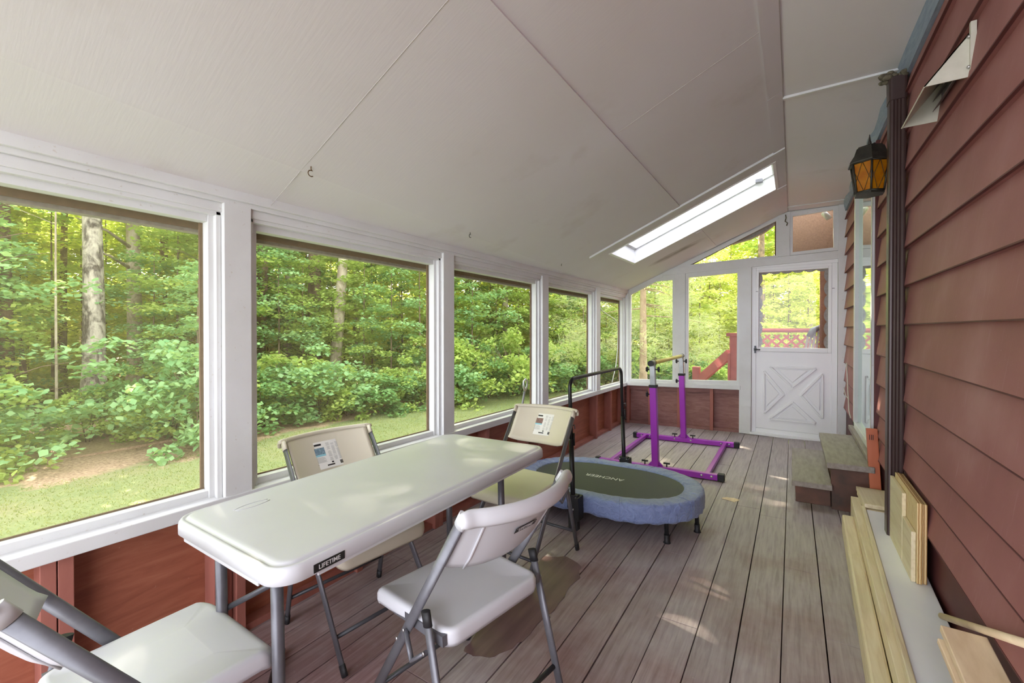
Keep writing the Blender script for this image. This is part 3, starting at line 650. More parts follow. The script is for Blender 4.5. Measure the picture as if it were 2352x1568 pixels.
    # eave outside the screens: brown fascia and a grey board
    m = MB(); qbox(m, -2.15, -2.135, YB, YF + .2, lambda y: Zg1(y) - .022, lambda y: Zg1(y) + .15)
    e = struct(m, 'trim_19', M['fascia'], cat='fascia', label='brown speckled fascia board seen through the tops of the left screens')
    m = MB(); qbox(m, -2.20, -2.155, YB, YF + .2, lambda y: Zg1(y) - .036, lambda y: Zg1(y) + .10); m.build('soffit_board', M['soffit_grey'], e)
    m = MB(); m.hexa([(-2.40, YB, 1.84), (-2.0, YB, 1.99), (-2.0, YF + .4, 1.99), (-2.40, YF + .4, 1.84)], [(-2.40, YB, 1.88), (-2.0, YB, 2.05), (-2.0, YF + .4, 2.05), (-2.40, YF + .4, 1.88)]); m.build('eave', M['soffit_grey'], e)
ceiling()

# ------------------------------------------------------------------ folding chair (faces +Y in its own frame)
def make_chair(kind, sticker=None, logo=True):
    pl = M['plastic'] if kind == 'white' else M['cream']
    t = empty('folding_chair')
    # seat
    m = MB(); cy = .03
    def ring(z, ins, rim=0.0):
        r = rrect(.445, .415, .05, 6, ins, z, 0, cy)
        for p in r:                                              # narrower at the back, front edge rolls down
            k = (p.y - cy) / .205
            p.x *= 0.965 + .035 * k
            if k > .6: p.z -= .030 * ((k - .6) / .4) ** 2
            p.z -= .004 * max(0, 1 - abs(p.x) / .2) * 0
        return r
    m.loft([ring(.408, .016), ring(.402, .004), ring(.416, .0), ring(.438, .0), ring(.448, .005), ring(.4515, .013), ring(.451, .024), ring(.447, .034), ring(.445, .12)], smooth=True)
    o = m.build('seat', pl, t)
    # frame under the seat
    m = MB()
    for s in (-1, 1): m.beam((s * .207, -.16, .428), (s * .207, .17, .412), .016, .030)
    m.tube([(-.20, .12, .405), (.20, .12, .405)], .009, 8); m.tube([(-.20, -.13, .412), (.20, -.13, .412)], .009, 8)
    m.build('seat_frame', M['steel'], t)
    top = Vector((0, -.275, .815)); foot = Vector((0, .272, .012))
    up = (foot - top)
    for s in (-1, 1):
        m = MB(); a = Vector((s * .222, top.y, top.z)); b = Vector((s * .228, foot.y, foot.z))
        m.tube([a, b], .0085, 14, .0175, up=(0, 1, .3)); o = m.build('front_leg', M['steel'], t)
        m = MB(); m.tube([b + (a - b).normalized() * .03, b - (a - b).normalized() * .012], .0105, 12, .0195, up=(0, 1, .3)); m.build('rubber_foot', M['rubber'], o)
        m = MB(); a = Vector((s * .236, -.112, .502)); b = Vector((s * .240, -.235, .012)); d = (a - b).normalized()
        m.tube([a, b], .0095, 14, .0155, up=(0, 1, 0)); o = m.build('rear_leg', M['steel'], t)
        m = MB(); m.tube([a + d * .006, a - d * .035], .0115, 12, .0178, up=(0, 1, 0)); m.cut().tube([b + d * .03, b - d * .012], .0115, 12, .0175, up=(0, 1, 0)); m.build('end_cap', M['rubber'], o)
        # U link between front tube and rear leg
        m = MB(); q0 = Vector((s * .236, .001, .405)); q1 = Vector((s * .252, -.055, .345)); q2 = Vector((s * .252, -.128, .405))
        m.tube([q0, q0.lerp(q1, .75), q1, q1.lerp(q2, .3), q2], .008, 8, .006); o = m.build('link', M['steel'], t)
        m = MB()
        for q in (q0, q2, Vector((s * .243, .03, .37)), Vector((s * .252, -.165, .27))): m.cut().ball(q + Vector((s * .008, 0, 0)), .006, 8, (.5, 1, 1))
        m.build('rivet', M['zinc'], o)
    m = MB(); f = lambda z: top.y + up.y * (z - top.z) / up.z
    m.tube([(-.225, f(.115), .115), (.225, f(.115), .115)], .0085, 10); m.build('front_rung', M['steel_d'], t)
    rr = lambda z: -.235 + (.123) * z / .49
    m = MB(); m.tube([(-.238, rr(.125), .125), (.238, rr(.125), .125)], .0085, 10); m.build('rear_rung', M['steel_d'], t)
    # backrest: curved panel with a rolled top rim whose ends cap the tubes
    m = MB(); nu, nv = 24, 9; grid_f = []; grid_b = []
    nrm = Vector((0, -.826, -.564))                            # points back and down, square to the tubes
    dirv = Vector((0, up.y, up.z)).normalized(); blg = Vector((0, -1, -.06))
    def P(u, v):                                                # v 0 top, 1 bottom
        hw = .208 - .006 * v
        x = u * hw
        L = .235 * v * (1 - .10 * abs(u) ** 4)
        p = Vector((x, top.y, top.z)) - dirv * .026 + dirv * (L + .026 * v) + blg * (.066 * (1 - u * u) ** .9) - nrm * .004 - nrm * .010 * max(0, v - .86) * 5
        return p
    for side in (0, 1):
        g = []
        for j in range(nv + 1):
            row = []
            for i in range(nu + 1):
                u = -1 + 2 * i / nu; p = P(u, j / nv)
                if side: p = p + nrm * .014
                row.append(p)
            g.append(row)
        (grid_b if side else grid_f).extend(g)
    vs = [p for r in grid_f for p in r] + [p for r in grid_b for p in r]; K = (nu + 1) * (nv + 1); fs = []
    idx = lambda s, j, i: s * K + j * (nu + 1) + i
    for j in range(nv):
        for i in range(nu):
            fs.append((idx(0, j, i), idx(0, j, i + 1), idx(0, j + 1, i + 1), idx(0, j + 1, i)))
            fs.append((idx(1, j, i), idx(1, j + 1, i), idx(1, j + 1, i + 1), idx(1, j, i + 1)))
    for i in range(nu):
        fs.append((idx(0, 0, i), idx(1, 0, i), idx(1, 0, i + 1), idx(0, 0, i + 1))); fs.append((idx(0, nv, i), idx(0, nv, i + 1), idx(1, nv, i + 1), idx(1, nv, i)))
    for j in range(nv):
        fs.append((idx(0, j, 0), idx(0, j + 1, 0), idx(1, j + 1, 0), idx(1, j, 0))); fs.append((idx(0, j, nu), idx(1, j, nu), idx(1, j + 1, nu), idx(0, j + 1, nu)))
    m.add(vs, fs, True)
    o = m.build('backrest', pl, t)
    # rim
    m = MB(); rings = []
    prof = [(-.003, .006), (-.003, .024), (.0, .030), (.006, .033), (.016, .031), (.028, .025), (.035, .017), (.038, .008), (.038, -.002), (.034, -.003), (.031, .008), (.022, .015), (.010, .016)]
    n = 36
    for i in range(n + 1):
        u = -1.165 + 2.33 * i / n; uu = max(-1, min(1, u)); base = Vector((u * .208, top.y, top.z)) + blg * (.066 * (1 - uu * uu) ** .9) - nrm * .003
        sc = 1.0 if abs(u) < 1.08 else max(.70, 1 - (abs(u) - 1.08) * 3.2)
        rings.append([base + nrm * (a * sc) + (-dirv) * (b * sc) for a, b in prof])
    m.loft(rings, smooth=True); m.build('top_rim', pl, o)
    m = MB()
    for s in (-1, 1):
        a = Vector((s * .222, top.y, top.z)); m.cut().tube([a - dirv * .012, a + dirv * .030], .0105, 12, .0195, up=(0, 1, .3))
    m.build('corner_cap', pl, o)
    # vertical ribs on the back
    m = MB()
    for s in (-1, 1):
        pts = [P(s * (.80 - .06 * v), .1 + .9 * v) + nrm * .016 for v in (0, .25, .5, .75, 1.0)]
        m.cut().tube(pts, .005, 8, .003)
    m.cut().tube([P(u, .17) + nrm * .0145 for u in (-.32, -.2, 0, .2, .32)], .003, 8, .003)
    m.build('rib', pl, o)
    # logo plate on the back
    if logo:
        c = P(0, .46) + nrm * .0158
        zax = nrm; yax = -dirv; xax = yax.cross(zax)
        rot = Matrix((xax, yax, zax)).transposed().to_euler()
        m = MB(); m.loft([rrect(.092, .022, .003, 3, 0, z) for z in (0, .0012)], False); pz = m.build('logo_plate', M['ink'], o); pz.location = c; pz.rotation_euler = rot
        text_mesh('logo_plate_lettering', 'LIFETIME', .017, M['white_ink'], o, c + nrm * .0014, rot, .0002, sx=.95, bold=.0001)
        m = MB(); m.box((-.043, .0085, 0), (.043, .0095, .0004)); m.cut().box((-.043, -.0095, 0), (.043, -.0085, .0004)); n0 = set(bpy.data.objects); m.build('logo_plate_line', M['white_ink'], o)
        for b in set(bpy.data.objects) - n0: b.location = c + nrm * .0014; b.rotation_euler = rot
    if sticker:
        u0 = sticker[0]; c = P(u0, .52) - nrm * .0012; c2 = P(u0 + .02, .52) - P(u0 - .02, .52)
        zax = -nrm; xax = -c2.normalized(); zax = (zax - xax * zax.dot(xax)).normalized(); yax = zax.cross(xax)
        if yax.z < 0: yax = -yax; xax = -xax
        rot = Matrix((xax, yax, zax)).transposed().to_euler()
        def put(mb, name, mat, dz, dx=0, dy=0, par=o):
            n0 = set(bpy.data.objects); mb.build(name, mat, par)
            for q in set(bpy.data.objects) - n0: q.location = c + zax * dz + xax * dx + yax * dy; q.rotation_euler = rot
        w, h = .172, .146
        nx = 8
        m = MB(); m.box((-w / 2, -h / 2, -.0005), (w / 2, h / 2, .0006)); put(m, 'sticker', M['paper'], .0026)
        m = MB(); m.box((-.072, .004, 0), (-.012, .040, .0004)); put(m, 'sticker_picture', M['inkblue'] if sticker[1] == 'blue' else M['inkred'], .0034)
        m = MB(); m.box((-.072, -.006, 0), (-.012, .004, .0004)); put(m, 'sticker_band', M['cyan'], .0034)
        m = MB(); m.box((-.058, .052, 0), (-.022, .062, .0004)); put(m, 'sticker_logo', M['ink'], .0034)
        m = MB(); rn = random.Random(5)
        for cx in (.010, .034, .058):
            yv = .060
            while yv > -.040:
                L = rn.uniform(.012, .020)
                if rn.random() > .15: m.box((cx - L / 2, yv, 0), (cx + L / 2, yv + .0014, .0003))
                yv -= .0036
        for k in range(9): m.box((-.066, -.012 - k * .0034, 0), (-.066 + rn.uniform(.03, .052), -.0107 - k * .0034, .0003))
        put(m, 'sticker_print', M['greyink'], .0034)
        m = MB()
        for k in range(11): m.box((.048 + k * .0019, -.064, 0), (.0492 + k * .0019, -.046, .0004))
        m.cut().box((-.020, -.062, 0), (.018, -.055, .0004)); m.cut().box((.006, -.050, 0), (.016, -.042, .0004)); m.cut().box((-.072, -.050, 0), (-.062, -.046, .0004)); m.cut().box((-.030, .068 - .012, 0), (-.026, .058, .0004))
        put(m, 'sticker_barcode', M['ink'], .0034)
    return t
def put_chair(c, x, y, yaw, label):
    e = stand('x', x, y, yaw); c.location = e.location; c.rotation_euler = e.rotation_euler; bpy.data.objects.remove(e)
    tag(c, label, 'chair', 'folding chairs around the table')
put_chair(make_chair('white'), -0.938, 1.132, math.radians(80), 'white folding chair with a black logo plate, on the room side of the table')
put_chair(make_chair('cream', (0.05, 'blue')), -1.685, 1.255, math.radians(-97), 'cream-lit folding chair between table and screens, sticker with a blue picture on its backrest')
put_chair(make_chair('cream', (0.02, 'brown')), -1.335, 2.12, math.radians(176), 'cream-lit folding chair between table and trampoline, sticker with a brown picture on its backrest')
put_chair(make_chair('white', None, False), -1.420, 0.395, math.radians(0), 'white folding chair at the end of the table away from the trampoline')

# ------------------------------------------------------------------ table
def table():
    t = stand('folding_table', -1.362, 1.225, 0); tag(t, 'long white plastic folding table on grey tube legs', 'table')
    w, d = .675, 1.375
    m = MB(); R = .075
    rg = lambda z, ins: rrect(w, d, R, 10, ins, z)
    m.loft([rg(.688, .012), rg(.684, .004), rg(.686, .0), rg(.712, .0), rg(.722, .002), rg(.7285, .007), rg(.7300, .014), rg(.7270, .018), rg(.7265, .021), rg(.7310, .025), rg(.7340, .032), rg(.7345, .042), rg(.7345, .12)], smooth=True)
    top = m.build('tabletop', M['plastic'], t)
    m = MB()
    # deeper apron panels on the sides
    for s in (-1, 1):
        m.cut().box((s * (w / 2 - .003) - (.006 if s > 0 else 0), -d / 2 + .11, .676), (s * (w / 2 - .003) + (0 if s > 0 else .006), d / 2 - .11, .69))
        m.cut().box((-w / 2 + .10, s * (d / 2 - .003) - (.006 if s > 0 else 0), .672), (w / 2 - .10, s * (d / 2 - .003) + (0 if s > 0 else .006), .69))
    m.build('apron', M['plastic'], t, bevel=.002)
    # logo on the long side facing the room, near end
    rot = (PI / 2, 0, PI / 2)
    m = MB(); m.box((w / 2 + .0002, -.592, .690), (w / 2 + .0016, -.50, .712)); m.build('logo_plate', M['ink'], t)
    text_mesh('logo_plate_lettering', 'LIFETIME', .017, M['white_ink'], t, (w / 2 + .0019, -.546, .7005), rot, .0002, bold=.0001)
    # embossed oval mark on top
    m = MB()
    for s in (-1, 1):
        m.cut().tube([(-.10 + s * .020 * math.cos((q - 4) / 4 * 1.2) - .09, -.50 + (q - 4) * .014, .7348) for q in range(9)], .0026, 6, .0016)
    m.build('embossed_mark', M['plastic'], top)
    for yy, s in ((-.615 + .01, -1), (.49, 1)):
        for x in (-.175, .175):
            m = MB(); m.tube([(x, yy, .686), (x, yy, .015)], .0165, 16); o = m.build('leg', M['steel'], t)
            m = MB(); m.tube([(x, yy, .03), (x, yy, .0)], .0185, 14); m.build('rubber_foot', M['rubber'], o)
        m = MB(); m.tube([(-.175, yy, .22), (.175, yy, .22)], .012, 10); m.cut().tube([(-.29, yy, .676), (.29, yy, .676)], .010, 8); m.build('crossbar', M['steel'], t)
        m = MB(); m.tube([(-.175, yy - s * .01, .43), (-.06, yy - s * .16, .50), (.0, yy - s * .34, .675)], .006, 8, .010); m.cut().tube([(.0, yy - s * .34, .676), (.12, yy - s * .33, .676)], .007, 8)
        br = m.build('brace', M['steel'], t)
        m = MB(); m.ball((-.175, yy - s * .018, .43), .010, 8); m.build('bolt', M['zinc'], br)
    m = MB(); m.tube([(-.14, .50, .665), (-.14, .47, .645), (-.14, .45, .625), (-.14, .47, .610), (-.14, .49, .62)], .003, 6); m.build('hook', M['zinc'], t)
table()
# red and black thing on the floor below the near end
t = stand('floor_handle', -1.57, .765, 0); tag(t, 'black tube with a round bright red cap lying under the near end of the table', 'handle')
m = MB(); m.tube([(-.20, .16, .018), (.16, -.11, .018)], .017, 14); m.build('tube', M['blackmetal'], t)
m = MB(); m.ball((-.015, -.035, .022), .024, 14, (1, 1, .9)); m.build('knob', M['red'], t)
m = MB(); m.lathe([(.034, .0), (.034, .02), (.03, .026), (.026, .02), (.026, 0)], 18, Matrix.Translation((-.015, -.035, 0))); m.build('collar', M['rubber'], t)
m = MB(); m.beam((-.06, .015, .006), (-.02, -.02, .006), .03, .010); m.build('strap', M['red'], t)

# ------------------------------------------------------------------ trampoline
def trampoline():
    t = stand('trampoline', -1.148, 2.985, math.radians(-.5)); tag(t, 'low oval two-person trampoline with blue padded skirt and black handle', 'trampoline')
    a, b = .675, .46
    def se(th, ra, rb, e=2.25, wa=.035):
        c, s = math.cos(th), math.sin(th); f = (abs(c) ** e + abs(s) ** e) ** (-1 / e); waist = 1 - wa * math.exp(-((c) / .30) ** 2)
        return ra * f * c, rb * f * s * waist
    n = 160; rnd = random.Random(2)
    m = MB(); ring = [Vector((*se(2 * PI * i / n, .555, .325), .232)) for i in range(n)]; m.add(ring, [tuple(range(n))]); m.add([p - Vector((0, 0, .004)) for p in ring], [tuple(range(n))[::-1]]); m.build('jumping_mat', M['mat'], t)
    # pad ring and skirt
    wr = lambda i, k: .5 * math.sin(i * .9 + k) * math.sin(i * .37 + 2 * k) + .5 * math.sin(i * 1.7 + 3 * k)
    prof = [(.80 - .8, .231, .0010), (.10, .239, .0015), (.30, .244, .0035), (.55, .246, .005), (.80, .244, .004), (.95, .238, .002), (1.0, .226, .0025), (1.01, .205, .005), (1.005, .17, .006), (.995, .145, .006), (.985, .128, .004)]
    rings = []
    for k, (f, z, am) in enumerate(prof):
        r = []
        for i in range(n):
            th = 2 * PI * i / n; xi, yi = se(th, .548, .318); xo, yo = se(th, a, b, 2.25, .10)
            w = wr(i, k * .35) * am; g = 1 + w * 1.1
            x = xi + (xo - xi) * f; y = yi + (yo - yi) * f
            if k >= 6: x *= g; y *= g
            dzz = w * (1.3 if 0 < k < 7 else 0)
            if k == len(prof) - 1: dzz = .004 * math.sin(i * 1.3)
            r.append(Vector((x, y, z + dzz)))
        rings.append(r)
    m.__init__(); m.loft(rings, True, cap0=False, cap1=False); pad = m.build('blue_cover', M['blue'], t); pad['label'] = 'shiny wrinkled blue cover'
    sd = pad.modifiers.new('thick', 'SOLIDIFY'); sd.thickness = .003; sd.offset = -1
    m = MB()
    for i in range(8):
        th = 2 * PI * (i + .5) / 8; xi, yi = se(th, .552, .322); xo, yo = se(th, a * 1.003, b * 1.003, 2.25, .10)
        m.cut().tube([(xi, yi, .2345), ((xi + xo) / 2, (yi + yo) / 2, .2475), (xo * .985, yo * .985, .2415), (xo, yo, .22), (xo, yo, .14)], .0018, 6)
    m.build('seam', M['blue'], pad)
    m = MB(); m.tube([Vector((*se(2 * PI * i / 60, a - .03, b - .03, 2.25, .10), .205)) for i in range(61)], .014, 10, caps=False); m.build('frame_ring', M['blackmetal'], t)
    for th in (-145, -95, -40, -5, 45, 95, 140, 180):
        x, y = se(math.radians(th), a - .035, b - .035, 2.25, .10)
        if th == -95: continue
        m = MB(); m.tube([(x, y, .21), (x, y, .03)], .0135, 12); o = m.build('leg', M['blackmetal'], t)
        m = MB(); m.tube([(x, y, .05), (x, y, .012), (x, y, 0)], .017, 12, radii=[.0165, .0165, .023]); m.build('rubber_foot', M['rubber'], o)
    # handle across the middle
    x0 = -.03; yn, yf = -.475, .50
    pts = [(x0, yn, .14), (x0, yn, .95)]
    for i in range(7):
        q = PI / 2 * i / 6; pts.append((x0, yn + .06 * (1 - math.cos(q)), .95 + .06 * math.sin(q)))
    for i in range(7):
        q = PI / 2 * i / 6; pts.append((x0, yf - .06 + .06 * math.sin(q), .95 + .06 * math.cos(q)))
    pts += [(x0, yf, .14)]
    m = MB(); m.tube(pts, .0125, 14, up=(1, 0, 0)); h = m.build('handle', M['blackmetal'], t)
    m = MB()
    for y in (yn, yf):
        m.cut().tube([(x0, y, .02), (x0, y, .62 if y < 0 else .60)], .016, 14); m.tube([(x0 + .02, y, .58), (x0 + .02, y, .66)], .006, 8)
    m.build('handle_sleeve', M['blackmetal'], h)
    for y, s in ((yn, -1), (yf, 1)):
        m = MB(); m.box((x0 - .035, y - .018, .17), (x0 + .038, y + .022, .262)); m.box((x0 - .030, y + s * .0 - .02, .02), (x0 - .008, y + .02, .20)); m.box((x0 + .008, y - .02, .035), (x0 + .036, y + .02, .19))
        m.box((x0 + .02, y - .03, .10), (x0 + .05, y + .05, .25))
        c = m.build('clamp', M['rubber'], h, bevel=.004)
        m = MB(); m.ball((x0 - .028, y - .022, .245), .007, 8); m.cut().ball((x0 + .030, y - .022, .245), .007, 8); m.build('bolt', M['zinc'], h)
        m = MB(); m.tube([(x0 + .0, y, .70), (x0 + .028, y - .004, .715), (x0 + .03, y - .004, .69)], .004, 6); m.build('spring_pin', M['steel'], h)
    text_mesh('lettering', 'ANCHEER', .066, M['white_ink'], t, (-.01, .015, .2326), (0, 0, PI), .0003, sx=1.0)
trampoline()

# ------------------------------------------------------------------ purple gymnastics bar
def gym_bar():
    t = stand('gymnastics_bar', -1.06, 4.63, math.radians(0)); tag(t, 'purple adjustable gymnastics bar with yellow wooden rail', 'gymnastics bar')
    for y, xr in ((-.60, .575), (.62, .575)):
        m = MB(); m.beam((-.56, y, .032), (xr - .04, y, .032), .05, .05); o = m.build('base_beam', M['purple'], t, bevel=.004)
        m = MB(); m.beam((-.595, y, .034), (-.55, y, .034), .056, .062); m.cut().beam((xr - .05, y, .034), (xr + .005, y, .034), .056, .062); m.build('end_cap', M['rubber'], o, bevel=.006)
        m = MB()
        for x in (-.49, -.39, .08 - .18, .08, .40, .48): m.cut().ball((x, y - .026, .036), .011, 10, (1, .6, 1))
        m.build('bolt', M['zinc'], o)
        m = MB(); m.beam((0, y, .057), (0, y, .80), .060, .060); u = m.build('upright', M['purple'], t, bevel=.005)
        m = MB(); m.prism([(-.07, y - .004, .058), (.07, y - .004, .058), (.032, y - .004, .10), (-.032, y - .004, .10)], (0, 1, 0), .008); m.build('foot_gusset', M['purple'], u)
        m = MB(); m.beam((0, y, .79), (0, y, .99), .048, .048); m.build('inner_tube', M['silver'], u, bevel=.003)
        m = MB(); m.beam((0, y, .785), (0, y, .812), .070, .070); m.build('collar', M['rubber'], u, bevel=.004)
        m = MB()
        def star(p, ax):
            p = Vector(p); ax = Vector(ax); m.cut().tube([p, p + ax * .03], .006, 8); m.tube([p + ax * .022, p + ax * .036], .020, 10)
            for q in range(5):
                a = 2 * PI * q / 5; e = Vector((0, math.cos(a), math.sin(a))) if abs(ax.x) > .5 else Vector((math.cos(a), 0, math.sin(a)))
                m.ball(p + ax * .03 + e * .018, .009, 8)
        star((-.024, y, .955), (-1, 0, 0)); star((.024, y, .955), (1, 0, 0)); star((-.03, y, .72), (-1, 0, 0))
        for x in (-.10, .10): m.cut().tube([(x, y, .057), (x, y, .085)], .006, 8); m.beam((x - .028, y, .09), (x + .028, y, .09), .02, .012)
        m.build('locking_knob', M['rubber'], u)
        m = MB(); m.tube([(0, y - .022, 1.015), (0, y + .022, 1.015)], .026, 16, up=(1, 0, 0)); m.beam((0, y, .985), (0, y, 1.0), .05, .03); m.build('bar_holder', M['silver'], u)
    m = MB(); m.tube([(0, -.66, 1.015), (0, .66, 1.015)], .0195, 18, up=(1, 0, 0)); r = m.build('rail', M['brass'], t)
    m = MB(); m.tube([(0, -.672, 1.015), (0, -.655, 1.015)], .027, 16, up=(1, 0, 0)); m.cut().tube([(0, .655, 1.015), (0, .672, 1.015)], .027, 16, up=(1, 0, 0)); m.build('rail_end', M['rubber'], r)
    m = MB(); m.tube([(.0 + .026 * math.cos(q), -.565, 1.015 + .032 * math.sin(q)) for q in [2 * PI * i / 16 for i in range(17)]], .0022, 6, up=(0, 1, 0), caps=False); m.build('ring', M['rubber'], r)
    for x in (-.44, .44):
        m = MB(); m.beam((x, -.575, .036), (x, .595, .036), .038, .038); m.build('side_bar', M['purple'], t, bevel=.003)
gym_bar()

# ------------------------------------------------------------------ steps, lumber and other things along the house wall
def along_wall():
    t = stand('wooden_steps', .25, 4.25, 0); tag(t, 'two low grey weathered wooden steps against the red wall', 'steps')
    m = MB(); m.box((-.035, -.56, .315), (.225, .47, .355)); m.build('upper_tread', M['grey_wood'], t, bevel=.004)
    m = MB(); m.box((-.245, -.52, .145), (-.005, .52, .183)); m.build('lower_tread', M['grey_wood'], t, bevel=.004)
    m = MB(); m.box((-.01, -.47, .0), (.215, -.44, .315)); m.box((-.01, .40, 0), (.215, .43, .315)); m.box((.0, -.44, 0), (.02, .40, .315)); m.build('upper_box', M['dark_wood'], t, bevel=.003)
    m = MB(); m.box((-.225, -.42, 0), (-.012, -.39, .145)); m.box((-.225, .41, 0), (-.012, .44, .145)); m.box((-.225, -.39, 0), (-.20, .41, .145)); m.build('lower_box', M['dark_wood'], t, bevel=.003)
    # downspout
    t = empty('downspout', (.455, 3.0, 0)); tag(t, 'dark brown metal downspout on the red clapboard wall', 'downspout')
    m = MB(); w, d = .085, .068
    def sec(z):
        pts = []
        for i, (x, y) in enumerate(rr2): pts.append(Vector((x, y, z)))
        return pts
    rr2 = []
    base = rrect(d, w, .012, 3)
    seq = []
    for p in base: seq.append((p.x, p.y))
    # ribs on the near face (towards -y)
    out = []
    for k, (x, y) in enumerate(seq):
        out.append((x, y))
        if k == len(seq) // 4 * 3 - 1:
            for q in range(7): out.append((-d / 2 + .014 + q * (d - .028) / 6, -w / 2 + (.004 if q % 2 else 0)))
    rr2 = out
    m.loft([sec(.02), sec(2.50)], False); m.build('pipe', M['brown'], t)
    m = MB(); m.loft([[Vector((p.x, p.y, z)) for p in rrect(d + e, w + e, .014, 3)] for z, e in ((2.50, .006), (2.52, .006), (2.62, .008), (2.62, .001))], False); m.build('top_sleeve', M['brown'], t)
    m = MB(); rn = random.Random(4)
    for k in range(26): m.ball((rn.uniform(-.06, .035), rn.uniform(-.05, .055), 2.625 + rn.uniform(-.006, .02)), rn.uniform(.010, .020), 8, (1.2, 1.2, .7))
    m.build('foam_collar', M['foam'], t)
    # lantern
    t = empty('wall_lantern', (.372, 3.235, 0)); tag(t, 'black wall lantern with amber glass beside the downspout', 'lantern')
    def hexring(r, z): return [Vector((r * math.cos(PI / 6 + PI / 3 * k), r * math.sin(PI / 6 + PI / 3 * k), z)) for k in range(6)]
    m = MB(); m.loft([hexring(.108, 2.268), hexring(.110, 2.275), hexring(.085, 2.315), hexring(.072, 2.355), hexring(.066, 2.358), hexring(.062, 2.366)], False); m.build('roof', M['iron'], t)
    m = MB(); m.tube([(0, 0, 2.36), (0, 0, 2.38), (0, 0, 2.39), (0, 0, 2.405), (0, 0, 2.44)], .008, 10, radii=[.012, .006, .010, .006, .002]); m.build('finial', M['iron'], t)
    m = MB(); m.loft([hexring(.068, 2.105), hexring(.089, 2.270)], False); m.build('amber_glass', M['amber'], t)
    m = MB(); A = hexring(.071, 2.10); B = hexring(.093, 2.27)
    for k in range(6): m.tube([A[k], B[k]], .0055, 6); m.tube([A[k], A[(k + 1) % 6]], .006, 6); m.tube([B[k], B[(k + 1) % 6]], .007, 6)
    for k in range(6):
        a0, a1, b0, b1 = A[k], A[(k + 1) % 6], B[k], B[(k + 1) % 6]
        m.tube([a0.lerp(a1, .5), b1.lerp(a1, .25)], .0013, 5); m.tube([a0.lerp(a1, .5), b0.lerp(a0, .25)], .0013, 5); m.tube([b0.lerp(b1, .5), a0.lerp(b0, .3)], .0013, 5); m.tube([b0.lerp(b1, .5), a1.lerp(b1, .3)], .0013, 5)
    m.loft([hexring(.074, 2.085), hexring(.074, 2.10)], False); m.build('cage', M['iron'], t)
    m = MB(); m.box((.105, -.045, 2.08), (.135, .045, 2.33)); m.tube([(.12, 0, 2.31), (.07, 0, 2.325), (.04, 0, 2.30)], .010, 8); m.build('wall_plate', M['iron'], t)
    # dryer vent hood
    t = empty('vent_hood', (XR, 2.20, 2.14)); tag(t, 'ivory plastic vent hood on the upper red clapboards', 'vent')
    m = MB(); a, b = -.180, .185; o_ = -.125; h = .165
    m.prism([(0, a, h), (0, a, 0), (o_, a, 0)], (0, 1, 0), .004); m.prism([(0, b, h), (0, b, 0), (o_, b, 0)], (0, -1, 0), .004)
    m.prism([(0, a, h), (o_, a, 0), (o_, b, 0), (0, b, h)], (.3, 0, -.2), .004); m.build('hood', M['ventp'], t)
    m = MB(); m.box((-.016, a - .012, -.014), (.0, b + .012, .0)); m.box((-.014, a - .014, -.014), (0, a, h + .01)); m.box((-.014, b, -.014), (0, b + .014, h + .01)); m.build('flange', M['ventp'], t)
    m = MB()
    for z in (.03, .07, .11): m.cut().prism([(-.010, a + .03, z + .03), (-.010, b - .03, z + .03), (-.035, b - .03, z), (-.035, a + .03, z)], (0, 0, 1), .003)
    m.cut().box((-.008, a + .02, .0), (-.004, b - .02, .15)); m.build('louver', M['soffit_grey'], t)
    m = MB(); m.ball((-.016, a - .006, .03), .006, 8); m.cut().ball((-.016, a - .006, .13), .006, 8); m.build('screw', M['zinc'], t)
    # lumber
    z0 = lambda x: fz(x)
    def board(name, label, cat, mat, p, q, w, h, group='scrap lumber along the house wall', roll=0, bevel=.003, up=(0, 0, 1)):
        m = MB(); m.beam(p, q, w, h, up); o = m.build(name, mat, None, bevel); return tag(o, label, cat, group)
    board('lumber_board', 'lowest long pine board with a rounded edge lying on the open deck', 'board', M['pine'], (.297, 3.40, .066), (.224, .9, .064), .060, .110, bevel=.010)
    board('lumber_board', 'long pine board lying right beside the lowest one', 'board', M['pine'], (.352, 3.60, .098), (.284, .9, .096), .046, .170)
    board('lumber_board', 'narrow pine strip lying along the left edge of the white shelf', 'board', M['pine'], (.366, 3.34, .201), (.284, .9, .199), .018, .030)
    board('lumber_board', 'wide pine board lying underneath the white shelf', 'board', M['pine'], (.440, 3.60, .097), (.362, .9, .097), .105, .166)
    board('shelf_board', 'long white laminate shelf board lying on the pine lumber', 'board', M['shelf'], (.452, 3.31, .196), (.368, .9, .194), .150, .022)
    board('lumber_board', 'short pine board capping the far end of the stack', 'board', M['pine'], (.437, 3.67, .222), (.445, 3.335, .222), .150, .026)
    board('lumber_board', 'thin pine strip below the short board capping the stack', 'board', M['pine'], (.435, 3.65, .195), (.443, 3.325, .195), .140, .020)
    # plywood offcuts standing on edge against the wall
    for i, (xa, xb, y1_, y0_, zt, mt, lb) in enumerate(((.466, .482, 2.47, 2.94, .550, 'plyedge', 'plywood offcut standing on edge nearest the red wall'), (.447, .465, 2.46, 2.93, .555, 'plyedge', 'second plywood offcut on edge, touching the one nearest the wall'),
                                                     (.431, .446, 2.66, 2.95, .530, 'pine', 'pale pine offcut on edge in front of the plywood'), (.431, .446, 2.47, 2.65, .425, 'pine', 'shortest pine offcut on edge below the plywood ends'))):
        m = MB(); m.box((xa, y1_, .208 if xa < .48 else .02), (xb, y0_, zt)); tag(m.build('plywood_offcut', M[mt], None, .002), lb, 'board', 'plywood offcuts on edge against the wall')
    board('pale_plank', 'pale bare plank leaning low at the near end of the lumber', 'board', M['old_wood'], (.425, 1.78, .395), (.455, 1.15, .25), .10, .022, 'pale wood by the near wall', up=(0, .3, 1))
